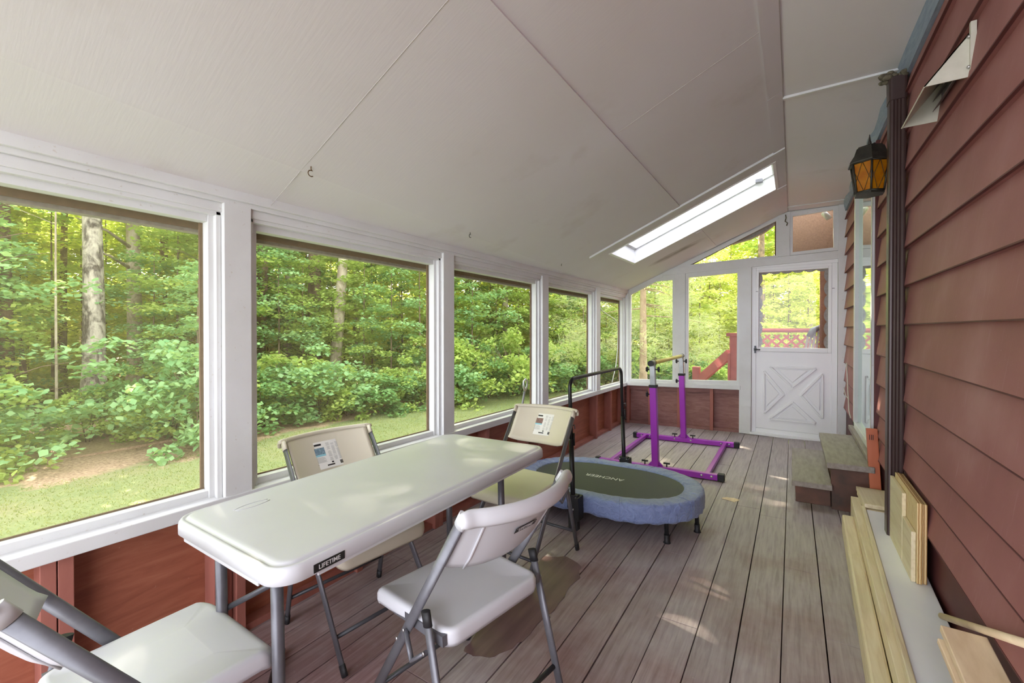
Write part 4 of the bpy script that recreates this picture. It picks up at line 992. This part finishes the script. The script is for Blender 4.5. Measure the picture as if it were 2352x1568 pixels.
    board('pale_plank', 'second pale bare plank just under the leaning one', 'board', M['old_wood'], (.410, 1.76, .365), (.440, 1.13, .22), .09, .018, 'pale wood by the near wall', up=(0, .3, 1))
    m = MB(); m.tube([(.462, 2.16, .245), (.466, 1.85, .39), (.470, 1.50, .555)], .011, 12); tag(m.build('wooden_rod', M['old_wood']), 'thin round wooden rod leaning along the red wall above the pale planks', 'rod')
    # leaning orange level
    m = MB(); m.beam((.470, 3.70, .16), (.452, 3.76, .62), .035, .06, (1, 0, 0)); o = tag(m.build('orange_board', M['orange'], None, .003), 'slim orange varnished board with black marks leaning behind the steps', 'board')
    m = MB()
    for k in range(3): m.cut().box((.436 + k * .009, 3.716 - .001, .55), (.439 + k * .009, 3.717, .585))
    q = m.build('black_mark', M['ink'], o)
    # cable
    m = MB(); m.tube([(XR - .034, 5.55, .95), (XR - .03, 5.5, .78), (XR - .034, 5.42, .70), (XR - .03, 5.40, .60), (XR - .034, 5.30, .50), (XR - .03, 5.2, .44)], .005, 8); m.tube([(XR - .03, 5.85, .66), (XR - .034, 5.6, .60), (XR - .032, 5.40, .60)], .004, 8)
    tag(m.build('cable', M['ventp']), 'pale cable stapled low on the red wall before the far door', 'cable')
    # ceiling hooks
    for i, (x, y, lb) in enumerate(((-1.702, 1.023, 'rusty screw hook in the sloping ceiling nearest the camera'), (-1.798, 2.201, 'black screw hook in the middle of the sloping ceiling'), (-1.846, 3.637, 'small cup hook in the sloping ceiling farthest from the camera'))):
        z = zsl(x); k = (1, .85, .5)[i]
        m = MB(); pts = [(x, y, z + .012), (x, y, z - .012 * k)]
        for q in range(9):
            a = math.radians(60 + 250 * q / 8); pts.append((x + .0, y + .013 * k * math.cos(a) , z - .030 * k + .013 * k * math.sin(a)))
        m.tube(pts, .0022, 6, up=(1, 0, 0)); tag(m.build('screw_hook', M['rust' if i == 0 else 'iron']), lb, 'hook', 'screw hooks in the ceiling')
along_wall()

# ------------------------------------------------------------------ outdoors
GZ = -0.60
TH = math.radians(33.6)
def at(px, depth):                           # ground point seen at photo column px, at a given depth
    lx = (px - 1176.0) / F_PX * depth
    return (lx * math.cos(TH) - depth * math.sin(TH), lx * math.sin(TH) + depth * math.cos(TH))
def column(x, y):
    d = -x * math.sin(TH) + y * math.cos(TH); return 1176 + F_PX * (x * math.cos(TH) + y * math.sin(TH)) / max(d, .1)
def where(px):
    for lim, nm in ((520, 'first left screen'), (1015, 'second left screen'), (1240, 'third left screen'), (1368, 'fourth left screen'), (1440, 'fifth left screen'), (1560, 'five-sided far window'), (1710, 'tall far window')):
        if px < lim: return nm
    return 'storm door glass'
class Leaves:
    def __init__(s, seed): s.r = np.random.default_rng(seed); s.c = []; s.sz = []
    def spray(s, c, rad, thick, n, size):
        r = s.r; a = r.uniform(0, 2 * np.pi, n); q = np.sqrt(r.uniform(0, 1, n)) * rad
        p = np.stack([np.cos(a) * q, np.sin(a) * q, r.normal(0, thick, n) - (q / rad) ** 2 * rad * .18], 1) + np.array(c)
        s.c.append(p); s.sz.append(size * r.uniform(.65, 1.25, n))
    def mesh(s, name, mat, tilt=.45, shape='broad'):
        C = np.concatenate(s.c); S = np.concatenate(s.sz); n = len(C); r = s.r
        nz = np.stack([r.normal(0, tilt, n), r.normal(0, tilt, n), np.ones(n)], 1); nz /= np.linalg.norm(nz, axis=1)[:, None]
        a = r.uniform(0, 2 * np.pi, n); d = np.stack([np.cos(a), np.sin(a), np.zeros(n)], 1); d -= nz * np.sum(d * nz, 1)[:, None]; d /= np.linalg.norm(d, axis=1)[:, None]
        e = np.cross(nz, d)
        if shape == 'broad': loc = [(-.5, 0, 0), (-.12, .34, .05), (.10, .46, .02), (.55, 0, -.06), (.10, -.46, .02), (-.12, -.34, .05)]
        else: loc = [(-.5, .022, 0), (.5, .022, 0), (.5, -.022, 0), (-.5, -.022, 0)]
        k = len(loc); V = np.zeros((n, k, 3))
        for i, (u, v, w) in enumerate(loc): V[:, i] = C + (d * u + e * v + nz * w) * S[:, None]
        me = bpy.data.meshes.new(name); me.vertices.add(n * k); me.vertices.foreach_set('co', V.reshape(-1).astype(np.float32))
        me.loops.add(n * k); me.loops.foreach_set('vertex_index', np.arange(n * k, dtype=np.int32))
        me.polygons.add(n); me.polygons.foreach_set('loop_start', np.arange(0, n * k, k, dtype=np.int32)); me.polygons.foreach_set('loop_total', np.full(n, k, dtype=np.int32))
        me.update(calc_edges=True); me.materials.append(mat); return me
def mesh_obj(name, me, parent):
    o = bpy.data.objects.new(name, me); COL.objects.link(o); o.parent = parent; return o
def trunk_mb(h, r0, r1, lean=(0, 0), seed=0, seg=12, branches=0, bz=(1.5, 4), bl=1.2):
    rn = random.Random(seed); m = MB(); n = 9; pts = []; rad = []
    for i in range(n):
        t = i / (n - 1); pts.append((lean[0] * t + .06 * r0 * 8 * math.sin(t * 5 + seed) * t, lean[1] * t + .05 * r0 * 8 * math.cos(t * 4 + seed) * t, h * t - .1)); rad.append((r0 * (1 - t) + r1 * t) * (1.35 if i == 0 else 1))
    m.tube(pts, r0, seg, radii=rad)
    for b in range(branches):
        z = rn.uniform(*bz); t = z / h; a = rn.uniform(0, 2 * PI); x = lean[0] * t; y = lean[1] * t; L = rn.uniform(.6, 1) * bl; q = r0 * .28
        m.tube([(x, y, z), (x + math.cos(a) * L * .5, y + math.sin(a) * L * .5, z + L * .22), (x + math.cos(a) * L, y + math.sin(a) * L, z + L * .30)], q, 6, radii=[q, q * .6, q * .2])
    return m
PROTO = {}
def proto(kind, seed, leaf):
    key = (kind, seed, leaf)
    if key in PROTO: return PROTO[key]
    L = Leaves(seed * 13 + 5); rn = random.Random(seed)
    if kind == 'sapling':
        for i in range(62):
            z = rn.uniform(.15, 5.2); R = .35 + 1.0 * math.sin(min(1, (z + .6) / 5.6) * PI) ** .7; a = rn.uniform(0, 2 * PI); q = math.sqrt(rn.random()) * R
            L.spray((q * math.cos(a), q * math.sin(a), z), rn.uniform(.28, .5), .05, 76, .10)
        tm = trunk_mb(5, .035, .01, seed=seed, branches=7, bz=(.8, 4), bl=1.1)
    elif kind == 'shrub':
        for i in range(40):
            a = rn.uniform(0, 2 * PI); q = math.sqrt(rn.random()) * .95; z = rn.uniform(.08, 1.35) * (1 - .55 * q * q)
            L.spray((q * math.cos(a), q * math.sin(a), z), rn.uniform(.2, .36), .05, 84, .09)
        tm = MB()
        for k in range(7):
            a = rn.uniform(0, 2 * PI); q = rn.uniform(.3, .8); tm.tube([(0.05 * math.cos(a), .05 * math.sin(a), -.05), (q * .4 * math.cos(a), q * .4 * math.sin(a), .5), (q * math.cos(a), q * math.sin(a), 1.1 * (1 - .4 * q * q))], .012, 6, radii=[.014, .010, .004])
    elif kind == 'tree':
        for i in range(105):
            z = rn.uniform(2.6, 12.5); R = 2.6 * math.sin(min(1, (z - .9) / 12.2) * PI) ** .6; a = rn.uniform(0, 2 * PI); q = (rn.random() ** .45) * R
            L.spray((q * math.cos(a), q * math.sin(a), z), rn.uniform(.45, .8), .08, 66, .165)
        tm = trunk_mb(12, .15, .05, seed=seed, branches=9, bz=(2.5, 8), bl=2.2)
    elif kind == 'crown':                    # canopy of the named tall trunks, from 4.6 m up
        for i in range(95):
            z = rn.uniform(5.2, 12.5); R = 3.0 * math.sin(min(1, (z - 3.6) / 9.6) * PI) ** .6; a = rn.uniform(0, 2 * PI); q = (rn.random() ** .5) * R
            L.spray((q * math.cos(a), q * math.sin(a), z), rn.uniform(.45, .8), .08, 62, .17)
        tm = None
    elif kind == 'pine':
        for i in range(240):
            z = rn.uniform(1.45, 7.5); R = (2.9 - .30 * z) ; a = rn.uniform(0, 2 * PI); q = (rn.random() ** .55) * R
            L.spray((q * math.cos(a), q * math.sin(a), z - q * .12), rn.uniform(.28, .46), .13, 210, .12)
        tm = trunk_mb(8, .10, .03, seed=seed, branches=0)
        for b in range(30):
            z = rn.uniform(1.4, 7); a = rn.uniform(0, 2 * PI); l = (2.2 - .24 * z) * .85; tm.tube([(0, 0, z), (l * .5 * math.cos(a), l * .5 * math.sin(a), z - .05), (l * math.cos(a), l * math.sin(a), z - .2)], .02, 6, radii=[.022, .012, .005])
    me = L.mesh('foliage', M[leaf], .9 if kind == 'pine' else .42, 'needle' if kind == 'pine' else 'broad')
    if kind == 'pine': pass
    tme = None
    if tm is not None:
        o = tm.build('trunk', M['bark_p' if kind == 'pine' else ('bark_g' if kind == 'tree' else 'bark_d')], None); tme = o.data; bpy.data.objects.remove(o)
    PROTO[key] = (me, tme); return PROTO[key]
def plant(kind, name, x, y, seed, leaf, label, group=None, sc=1.0, rz=None, cat='tree'):
    me, tme = proto(kind, seed, leaf); e = empty(name, (x, y, GZ), (0, 0, rz if rz is not None else (x * 7.3 + y * 3.1) % 6.28)); e.scale = (sc, sc, sc)
    if kind == 'shrub': e.scale = (sc, sc, sc * (0.75 + 0.75 * ((x * 5.7 + y * 3.3) % 1.0)))
    tag(e, label, cat, group); mesh_obj('foliage', me, e)
    if tme is not None: mesh_obj('stem' if kind == 'shrub' else 'trunk', tme, e)
    return e

def outside():
    rn = random.Random(11)
    # ground
    m = MB(); nx, ny = 30, 50; vs = []; fs = []
    for j in range(ny + 1):
        for i in range(nx + 1):
            x = -8.9 + 14 * i / nx; y = -4 + 26 * j / ny; vs.append((x, y, GZ + .02 * math.sin(x * 1.3 + y * .7) + .015 * math.sin(y * 2.1)))
    for j in range(ny):
        for i in range(nx): a = j * (nx + 1) + i; fs.append((a, a + 1, a + nx + 2, a + nx + 1))
    m.add(vs, fs, True); o = m.build('lawn', M['lawn']); tag(o, 'mown green lawn strip between the porch and the woods', 'lawn', kind='structure')
    m = MB(); m.box((-60, -14, GZ - .2), (-8.75, 50, GZ + .03)); m.box((-8.75, 13.5, GZ - .2), (30, 50, GZ + .03)); o = m.build('forest_floor', M['litter']); tag(o, 'brown leaf litter on the woodland floor', 'ground', kind='structure')
    # grass blades
    r = np.random.default_rng(4); n = 60000
    x = r.uniform(-7.6, -2.4, n); y = r.uniform(-.6, 13.5, n); keep = r.uniform(0, 1, n) < .9; x = x[keep]; y = y[keep]; n = len(x)
    z = GZ + .02 * np.sin(x * 1.3 + y * .7) + .015 * np.sin(y * 2.1); h = r.uniform(.012, .034, n); a = r.uniform(0, 6.28, n); w = .006
    V = np.zeros((n, 3, 3)); V[:, 0] = np.stack([x - w * np.cos(a), y - w * np.sin(a), z - .004], 1); V[:, 1] = np.stack([x + w * np.cos(a), y + w * np.sin(a), z - .004], 1)
    V[:, 2] = np.stack([x + r.normal(0, .02, n), y + r.normal(0, .02, n), z + h], 1)
    me = bpy.data.meshes.new('lawn_grass'); me.vertices.add(n * 3); me.vertices.foreach_set('co', V.reshape(-1).astype(np.float32)); me.loops.add(n * 3); me.loops.foreach_set('vertex_index', np.arange(n * 3, dtype=np.int32))
    me.polygons.add(n); me.polygons.foreach_set('loop_start', np.arange(0, n * 3, 3, dtype=np.int32)); me.polygons.foreach_set('loop_total', np.full(n, 3, dtype=np.int32)); me.update(calc_edges=True); me.materials.append(M['blade'])
    o = mesh_obj('lawn_grass', me, None); tag(o, 'short grass blades of the lawn', 'grass', kind='stuff')
    # named trunks
    big = [(214, 8.7, .20, 'bark_m', (-.5, .1), 'thick mottled grey trunk seen through the first left screen'), (309, 10.5, .17, 'bark_g', (.1, 0), 'smooth pale grey trunk right of the mottled one in the first left screen'),
           (8, 8.6, .17, 'bark_d', (.1, 0), 'dark trunk at the left edge of the first left screen'), (143, 11.5, .09, 'bark_d', (0, .1), 'slim brown trunk left of the thick mottled trunk'),
           (370, 13.0, .13, 'bark_d', (.1, .1), 'brown trunk in the right half of the first left screen'), (592, 11.5, .17, 'bark_d', (.1, .2), 'dark trunk at the left edge of the second left screen'),
           (655, 13.0, .15, 'bark_g', (.2, .2), 'pale trunk near the left edge of the second left screen'), (715, 12.0, .20, 'bark_d', (0, .3), 'broad dark trunk in the left half of the second left screen'),
           (762, 11.0, .15, 'bark_g', (.5, .6), 'leaning grey trunk in the middle of the second left screen'), (820, 15.0, .14, 'bark_g', (0, 0), 'thin grey trunk behind the leaning one in the second left screen'),
           (1075, 16.0, .16, 'bark_d', (.1, 0), 'brown trunk deep in the woods behind the third left screen'), (1160, 15.0, .12, 'bark_g', (0, 0), 'slim trunk behind the third left screen, its right half'),
           (1300, 17.0, .2, 'bark_p', (.1, 0), 'pale brown trunk behind the fourth left screen'), (70, 9.5, .045, 'bark_d', (-1.2, -.3), 'thin slanting stem left of the mottled trunk'), (128, 7.4, .022, 'bark_g', (.1, 0), 'very thin upright stem near the mottled trunk'),
           (1750, 17, .16, 'bark_d', (0, 0), 'dark trunk beyond the outside deck, left in the door glass'), (1860, 19, .14, 'bark_g', (0, 0), 'grey trunk beyond the outside deck, right in the door glass')]
    for i, (px, d, rad, bk, lean, lb) in enumerate(big):
        x, y = at(px, d); e = empty('tree', (x, y, GZ), (0, 0, i * 1.1)); tag(e, lb, 'tree')
        e.rotation_euler = (0, 0, 0); trunk_mb(9.5 if rad > .06 else 5, rad, rad * .5, lean, i, 14, 5 if rad > .1 else 2, (3.2, 8), 1.6).build('trunk', M[bk], e)
        if rad > .1:
            me, _ = proto('crown', i % 3, ('leaf_a', 'leaf_b', 'leaf_a')[i % 3]); f = mesh_obj('foliage', me, e); f.rotation_euler = (0, 0, i * 2.1); f.location = (lean[0], lean[1], 0)
    # shrubs along the woodland edge
    sh = []
    for px, d in ((-60, 6.2), (30, 6.8), (200, 7.0), (300, 7.6), (385, 7.2), (455, 7.0), (520, 7.9), (600, 8.3), (665, 8.9), (735, 9.0), (800, 9.3), (870, 9.6), (940, 10.2), (1005, 10.6), (1060, 11.0), (1120, 11.6), (1185, 12.0), (1240, 12.8), (1290, 13.4), (1340, 14.0), (1395, 14.6), (1450, 14.0), (1500, 13.2), (1560, 12.6), (1610, 12.0), (1660, 12.4), (1710, 12), (1760, 13), (1820, 13)):
        sh.append((px, d))
    for i, (px, d) in enumerate(sh):
        x, y = at(px, d); w = where(px)
        plant('shrub', 'shrub', x, y, i % 3, ('leaf_a', 'leaf_c', 'leaf_a', 'leaf_d')[i % 4] if px < 1440 else ('leaf_a', 'leaf_d')[i % 2], 'low leafy green shrub at the woodland edge beyond the %s' % w, 'edge shrubs beyond the %s' % w, rn.uniform(.42, .55) if px < 270 else (rn.uniform(.6, .8) if px < 420 else rn.uniform(.75, 1.15)), cat='shrub')
    # the woods go on to the left of the first screen
    for i in range(9):
        y = -6.4 + i * .85
        plant('shrub', 'shrub', -8.6 + rn.uniform(-.3, .3), y, i % 3, ('leaf_a', 'leaf_c')[i % 2], 'low leafy green shrub at the woodland edge left of the first left screen', 'edge shrubs left of the first screen', rn.uniform(.6, .9), cat='shrub')
    for i in range(12):
        plant('sapling', 'sapling', (-10, -11.6, -13.5)[i % 3] + rn.uniform(-.4, .4), -6.6 + i * .62, i % 3, ('leaf_a', 'leaf_b', 'leaf_c')[i % 3], 'slender sapling in the woods left of the first left screen', 'saplings left of the first screen', rn.uniform(.9, 1.2))
    for i in range(8):
        plant('tree', 'forest_tree', (-16, -20)[i % 2], -9 + i * 1.5, i % 3, ('leaf_b', 'leaf_a')[i % 2], 'leafy background tree left of the first left screen', 'background trees left of the first screen', rn.uniform(.9, 1.2))
    # saplings, three staggered rows
    for row, (dd, sc, leaves) in enumerate(((1.5, .82, ('leaf_a', 'leaf_c', 'leaf_a')), (3.6, 1.0, ('leaf_a', 'leaf_b', 'leaf_d')), (6.0, 1.15, ('leaf_b', 'leaf_a', 'leaf_b')))):
        px = -120 + row * 40
        while px < 2000:
            base = np.interp(px, [-100, 300, 600, 900, 1250, 1450, 1600, 1900], [6.6, 7.6, 8.6, 10.2, 13.4, 14.5, 12.6, 13]); d = base + dd + rn.uniform(-.5, .5)
            w = where(px)
            if not (row == 0 and 50 < px < 335) and not (row == 1 and 170 < px < 330) and not (px > 1440 and row == 1):
                x, y = at(px, d); plant('sapling', 'sapling', x, y, rn.randrange(3), (leaves[rn.randrange(3)] if px < 1560 else 'leaf_b'), 'slender %s sapling in the woods beyond the %s' % (('green', 'leafy', 'bright green')[row], w), '%s saplings beyond the %s' % (('nearer', 'middle', 'farther')[row], w), sc * rn.uniform(.85, 1.15))
            px += (64, 66, 62)[row] * rn.uniform(.8, 1.2) * (1 if px < 1000 else .8)
    # background trees
    # a leafy sapling close to the first screen
    x, y = at(-25, 5.6); plant('sapling', 'sapling', x, y, 1, 'leaf_c', 'blue-green leafy sapling reaching in at the left edge of the first left screen', None, .95, 2.2)
    x, y = at(455, 7.6); plant('sapling', 'sapling', x, y, 2, 'leaf_c', 'blue-green leafy sapling at the right edge of the first left screen', None, .6, 1.0)
    for row, dd in enumerate((9.0, 13.0, 18.0)):
        px = -150
        while px < 2100:
            base = np.interp(px, [-100, 300, 600, 900, 1250, 1450, 1600, 1900], [7, 8, 9, 10.5, 13.4, 14.5, 12.6, 13]); d = base + dd + rn.uniform(-1, 1); x, y = at(px, d); w = where(px)
            plant('tree', 'forest_tree', x, y, rn.randrange(3), ('leaf_b', 'leaf_a' if px < 1440 else 'leaf_b', 'leaf_b')[rn.randrange(3)], '%s tree in the deep background beyond the %s' % (('leafy', 'yellow-green', 'sunlit')[row], w), '%s background trees beyond the %s' % (('front', 'middle', 'rear')[row], w), rn.uniform(.85, 1.2))
            px += (190, 150, 105)[row] * rn.uniform(.85, 1.2) * (1 if px < 1200 else 1.0)
    fb = empty('far_brush'); tag(fb, 'sunlit yellow-green brush closing the view far back in the woods', 'brush', kind='stuff')
    px = -140                                   # tall brush closing the view deep in the woods
    while px < 2000:
        base = np.interp(px, [-100, 300, 600, 900, 1250, 1450, 1600, 1900], [7, 8, 9, 10.5, 13.4, 14.5, 12.6, 13]); x, y = at(px, base + 15 + rn.uniform(-1.5, 1.5)); w = where(px)
        f = mesh_obj('foliage', proto('shrub', rn.randrange(3), 'leaf_b')[0], fb); q = rn.uniform(2.4, 3.2); f.location = (x, y, GZ); f.scale = (q, q, q); f.rotation_euler = (0, 0, px); f['kind'] = 'stuff'; px += 50 * rn.uniform(.8, 1.2)
    x, y = at(1478, 10.6); plant('pine', 'pine_tree', x, y, 1, 'leaf_p', 'pale feathery pine tree just outside the five-sided far window', None, 1.0)
    # landing and stairs beyond the far door
    t = empty('outside_landing'); tag(t, 'red wooden landing deck beyond the far door', 'deck')
    m = MB()
    for k in range(11): m.cut().box((-.62, 6.16 + k * .165, -.05), (.47, 6.16 + k * .165 + .155, -.02))
    m.build('deck_boards', M['rail'], t)
    t = empty('deck_railing', (0, 0, 0)); tag(t, 'red railing with lattice panels around the outside landing', 'railing')
    m = MB(); m.box((-.72, 7.86, 1.275), (.47, 7.98, 1.308)); m.cut().box((-.56, 7.90, 1.245), (.47, 7.935, 1.275)); m.build('top_rail', M['rail'], t)
    for x in (-.60,):
        m = MB(); m.box((x - .045, 7.875, -.05), (x + .045, 7.965, 1.275)); m.build('post', M['rail'], t)
    m = MB(); p = .128; zt, zb = 1.205, .105; x0, x1 = -.555, .46; x = x0 - (zt - zb)
    while x < x1:
        for s in (0, 1):
            a = Vector((x, 0, zb if s == 0 else zt)); b = Vector((x + (zt - zb), 0, zt if s == 0 else zb))
            ta = max(0, (x0 - a.x) / (b.x - a.x)); tb = min(1, (x1 - a.x) / (b.x - a.x))
            if tb > ta + .02:
                A = a.lerp(b, ta); B = a.lerp(b, tb); A.y = B.y = 7.915 + s * .008; m.beam(A, B, .008, .030, (0, 0, 1) if True else 0)
        x += p
    m.build('lattice', M['rail'], t)
    # stair railing
    t = empty('stair_railing', (0, 0, 0)); tag(t, 'red stair railing with two posts outside the tall far window', 'railing')
    m = MB(); m.box((-.70, 6.30, GZ), (-.615, 6.39, 1.20)); m.cut().box((-.72, 6.285, GZ), (-.69, 6.40, .98)); m.build('post', M['rail'], t, bevel=.004)
    m = MB(); m.box((-.735, 6.26, 1.20), (-.40, 6.43, 1.245)); m.cut().box((-.60, 6.43, .2), (-.40, 6.46, 1.2)); m.build('top_rail', M['rail'], t)
    m = MB(); m.box((-1.225, 6.62, GZ), (-1.125, 6.72, .745)); m.build('post', M['rail'], t, bevel=.006)
    m = MB(); m.beam((-1.12, 6.64, .56), (-.70, 6.36, .97), .05, .12); m.cut().beam((-1.12, 6.64, -.05), (-.70, 6.36, .40), .05, .26); m.build('hand_rail', M['rail'], t)
    m = MB(); m.ball((-.56, 6.30, .62), .06, 12, (.8, .8, 1.6)); tag(m.build('white_jug', M['shelf']), 'white rounded object at the lower right of the tall far window', 'jug')
    # folded grey lounge chair and brown post at the right of the landing
    t = empty('folded_lounge_chair', (.27, 7.55, -.02)); tag(t, 'folded grey lounge chair leaning on the outside railing', 'chair')
    for i in range(6):
        m = MB(); x = -.13 + i * .045; m.beam((x - .10, -.05 + i * .01, .0), (x + .05, .18, 1.30 - .03 * abs(i - 3)), .030, .018, (0, 1, 0)); m.build('slat', M['soffit_grey'], t)
    m = MB(); m.tube([(-.06, .15, 1.20), (-.02, .16, 1.30), (.06, .18, 1.34), (.15, .18, 1.28)], .045, 8); m.build('headrest', M['steel_d'], t)
    m = MB(); m.box((.33, 7.6, -.05), (.42, 7.69, 3.0)); tag(m.build('porch_post', M['fascia']), 'brown upright post beside the folded lounge chair outside the door', 'post')
    # shovel leaning outside the third screen
    t = empty('shovel', (-2.55, 3.95, 0)); tag(t, 'grey shovel handle leaning outside the third left screen', 'shovel')
    m = MB(); m.tube([(0, -.13, GZ), (0.02, .0, .25), (.05, .07, .60)], .014, 10); m.build('shaft', M['steel'], t)
    m = MB(); m.tube([(.05, .07, .60), (.05, .045, .66), (.05, .05, .715), (.05, .085, .735), (.05, .12, .715), (.05, .125, .66), (.05, .07, .60)], .013, 8, up=(1, 0, 0)); m.build('grip', M['silver'], t)
outside()
m = MB(); m.tube([(-2.4, 5.95, 1.63), (-2.4, 6.05, 1.58), (-2.4, 6.29, 1.524), (-2.4, 6.60, 1.46), (-2.4, 6.74, 1.40), (-2.4, 6.78, 1.30), (-2.4, 6.76, .98), (-2.4, 6.68, .70), (-2.4, 6.50, .44), (-2.4, 6.48, GZ)], .008, 8)
tag(m.build('bent_pole', M['silver']), 'thin pale bent pole outside the fifth left screen', 'pole')
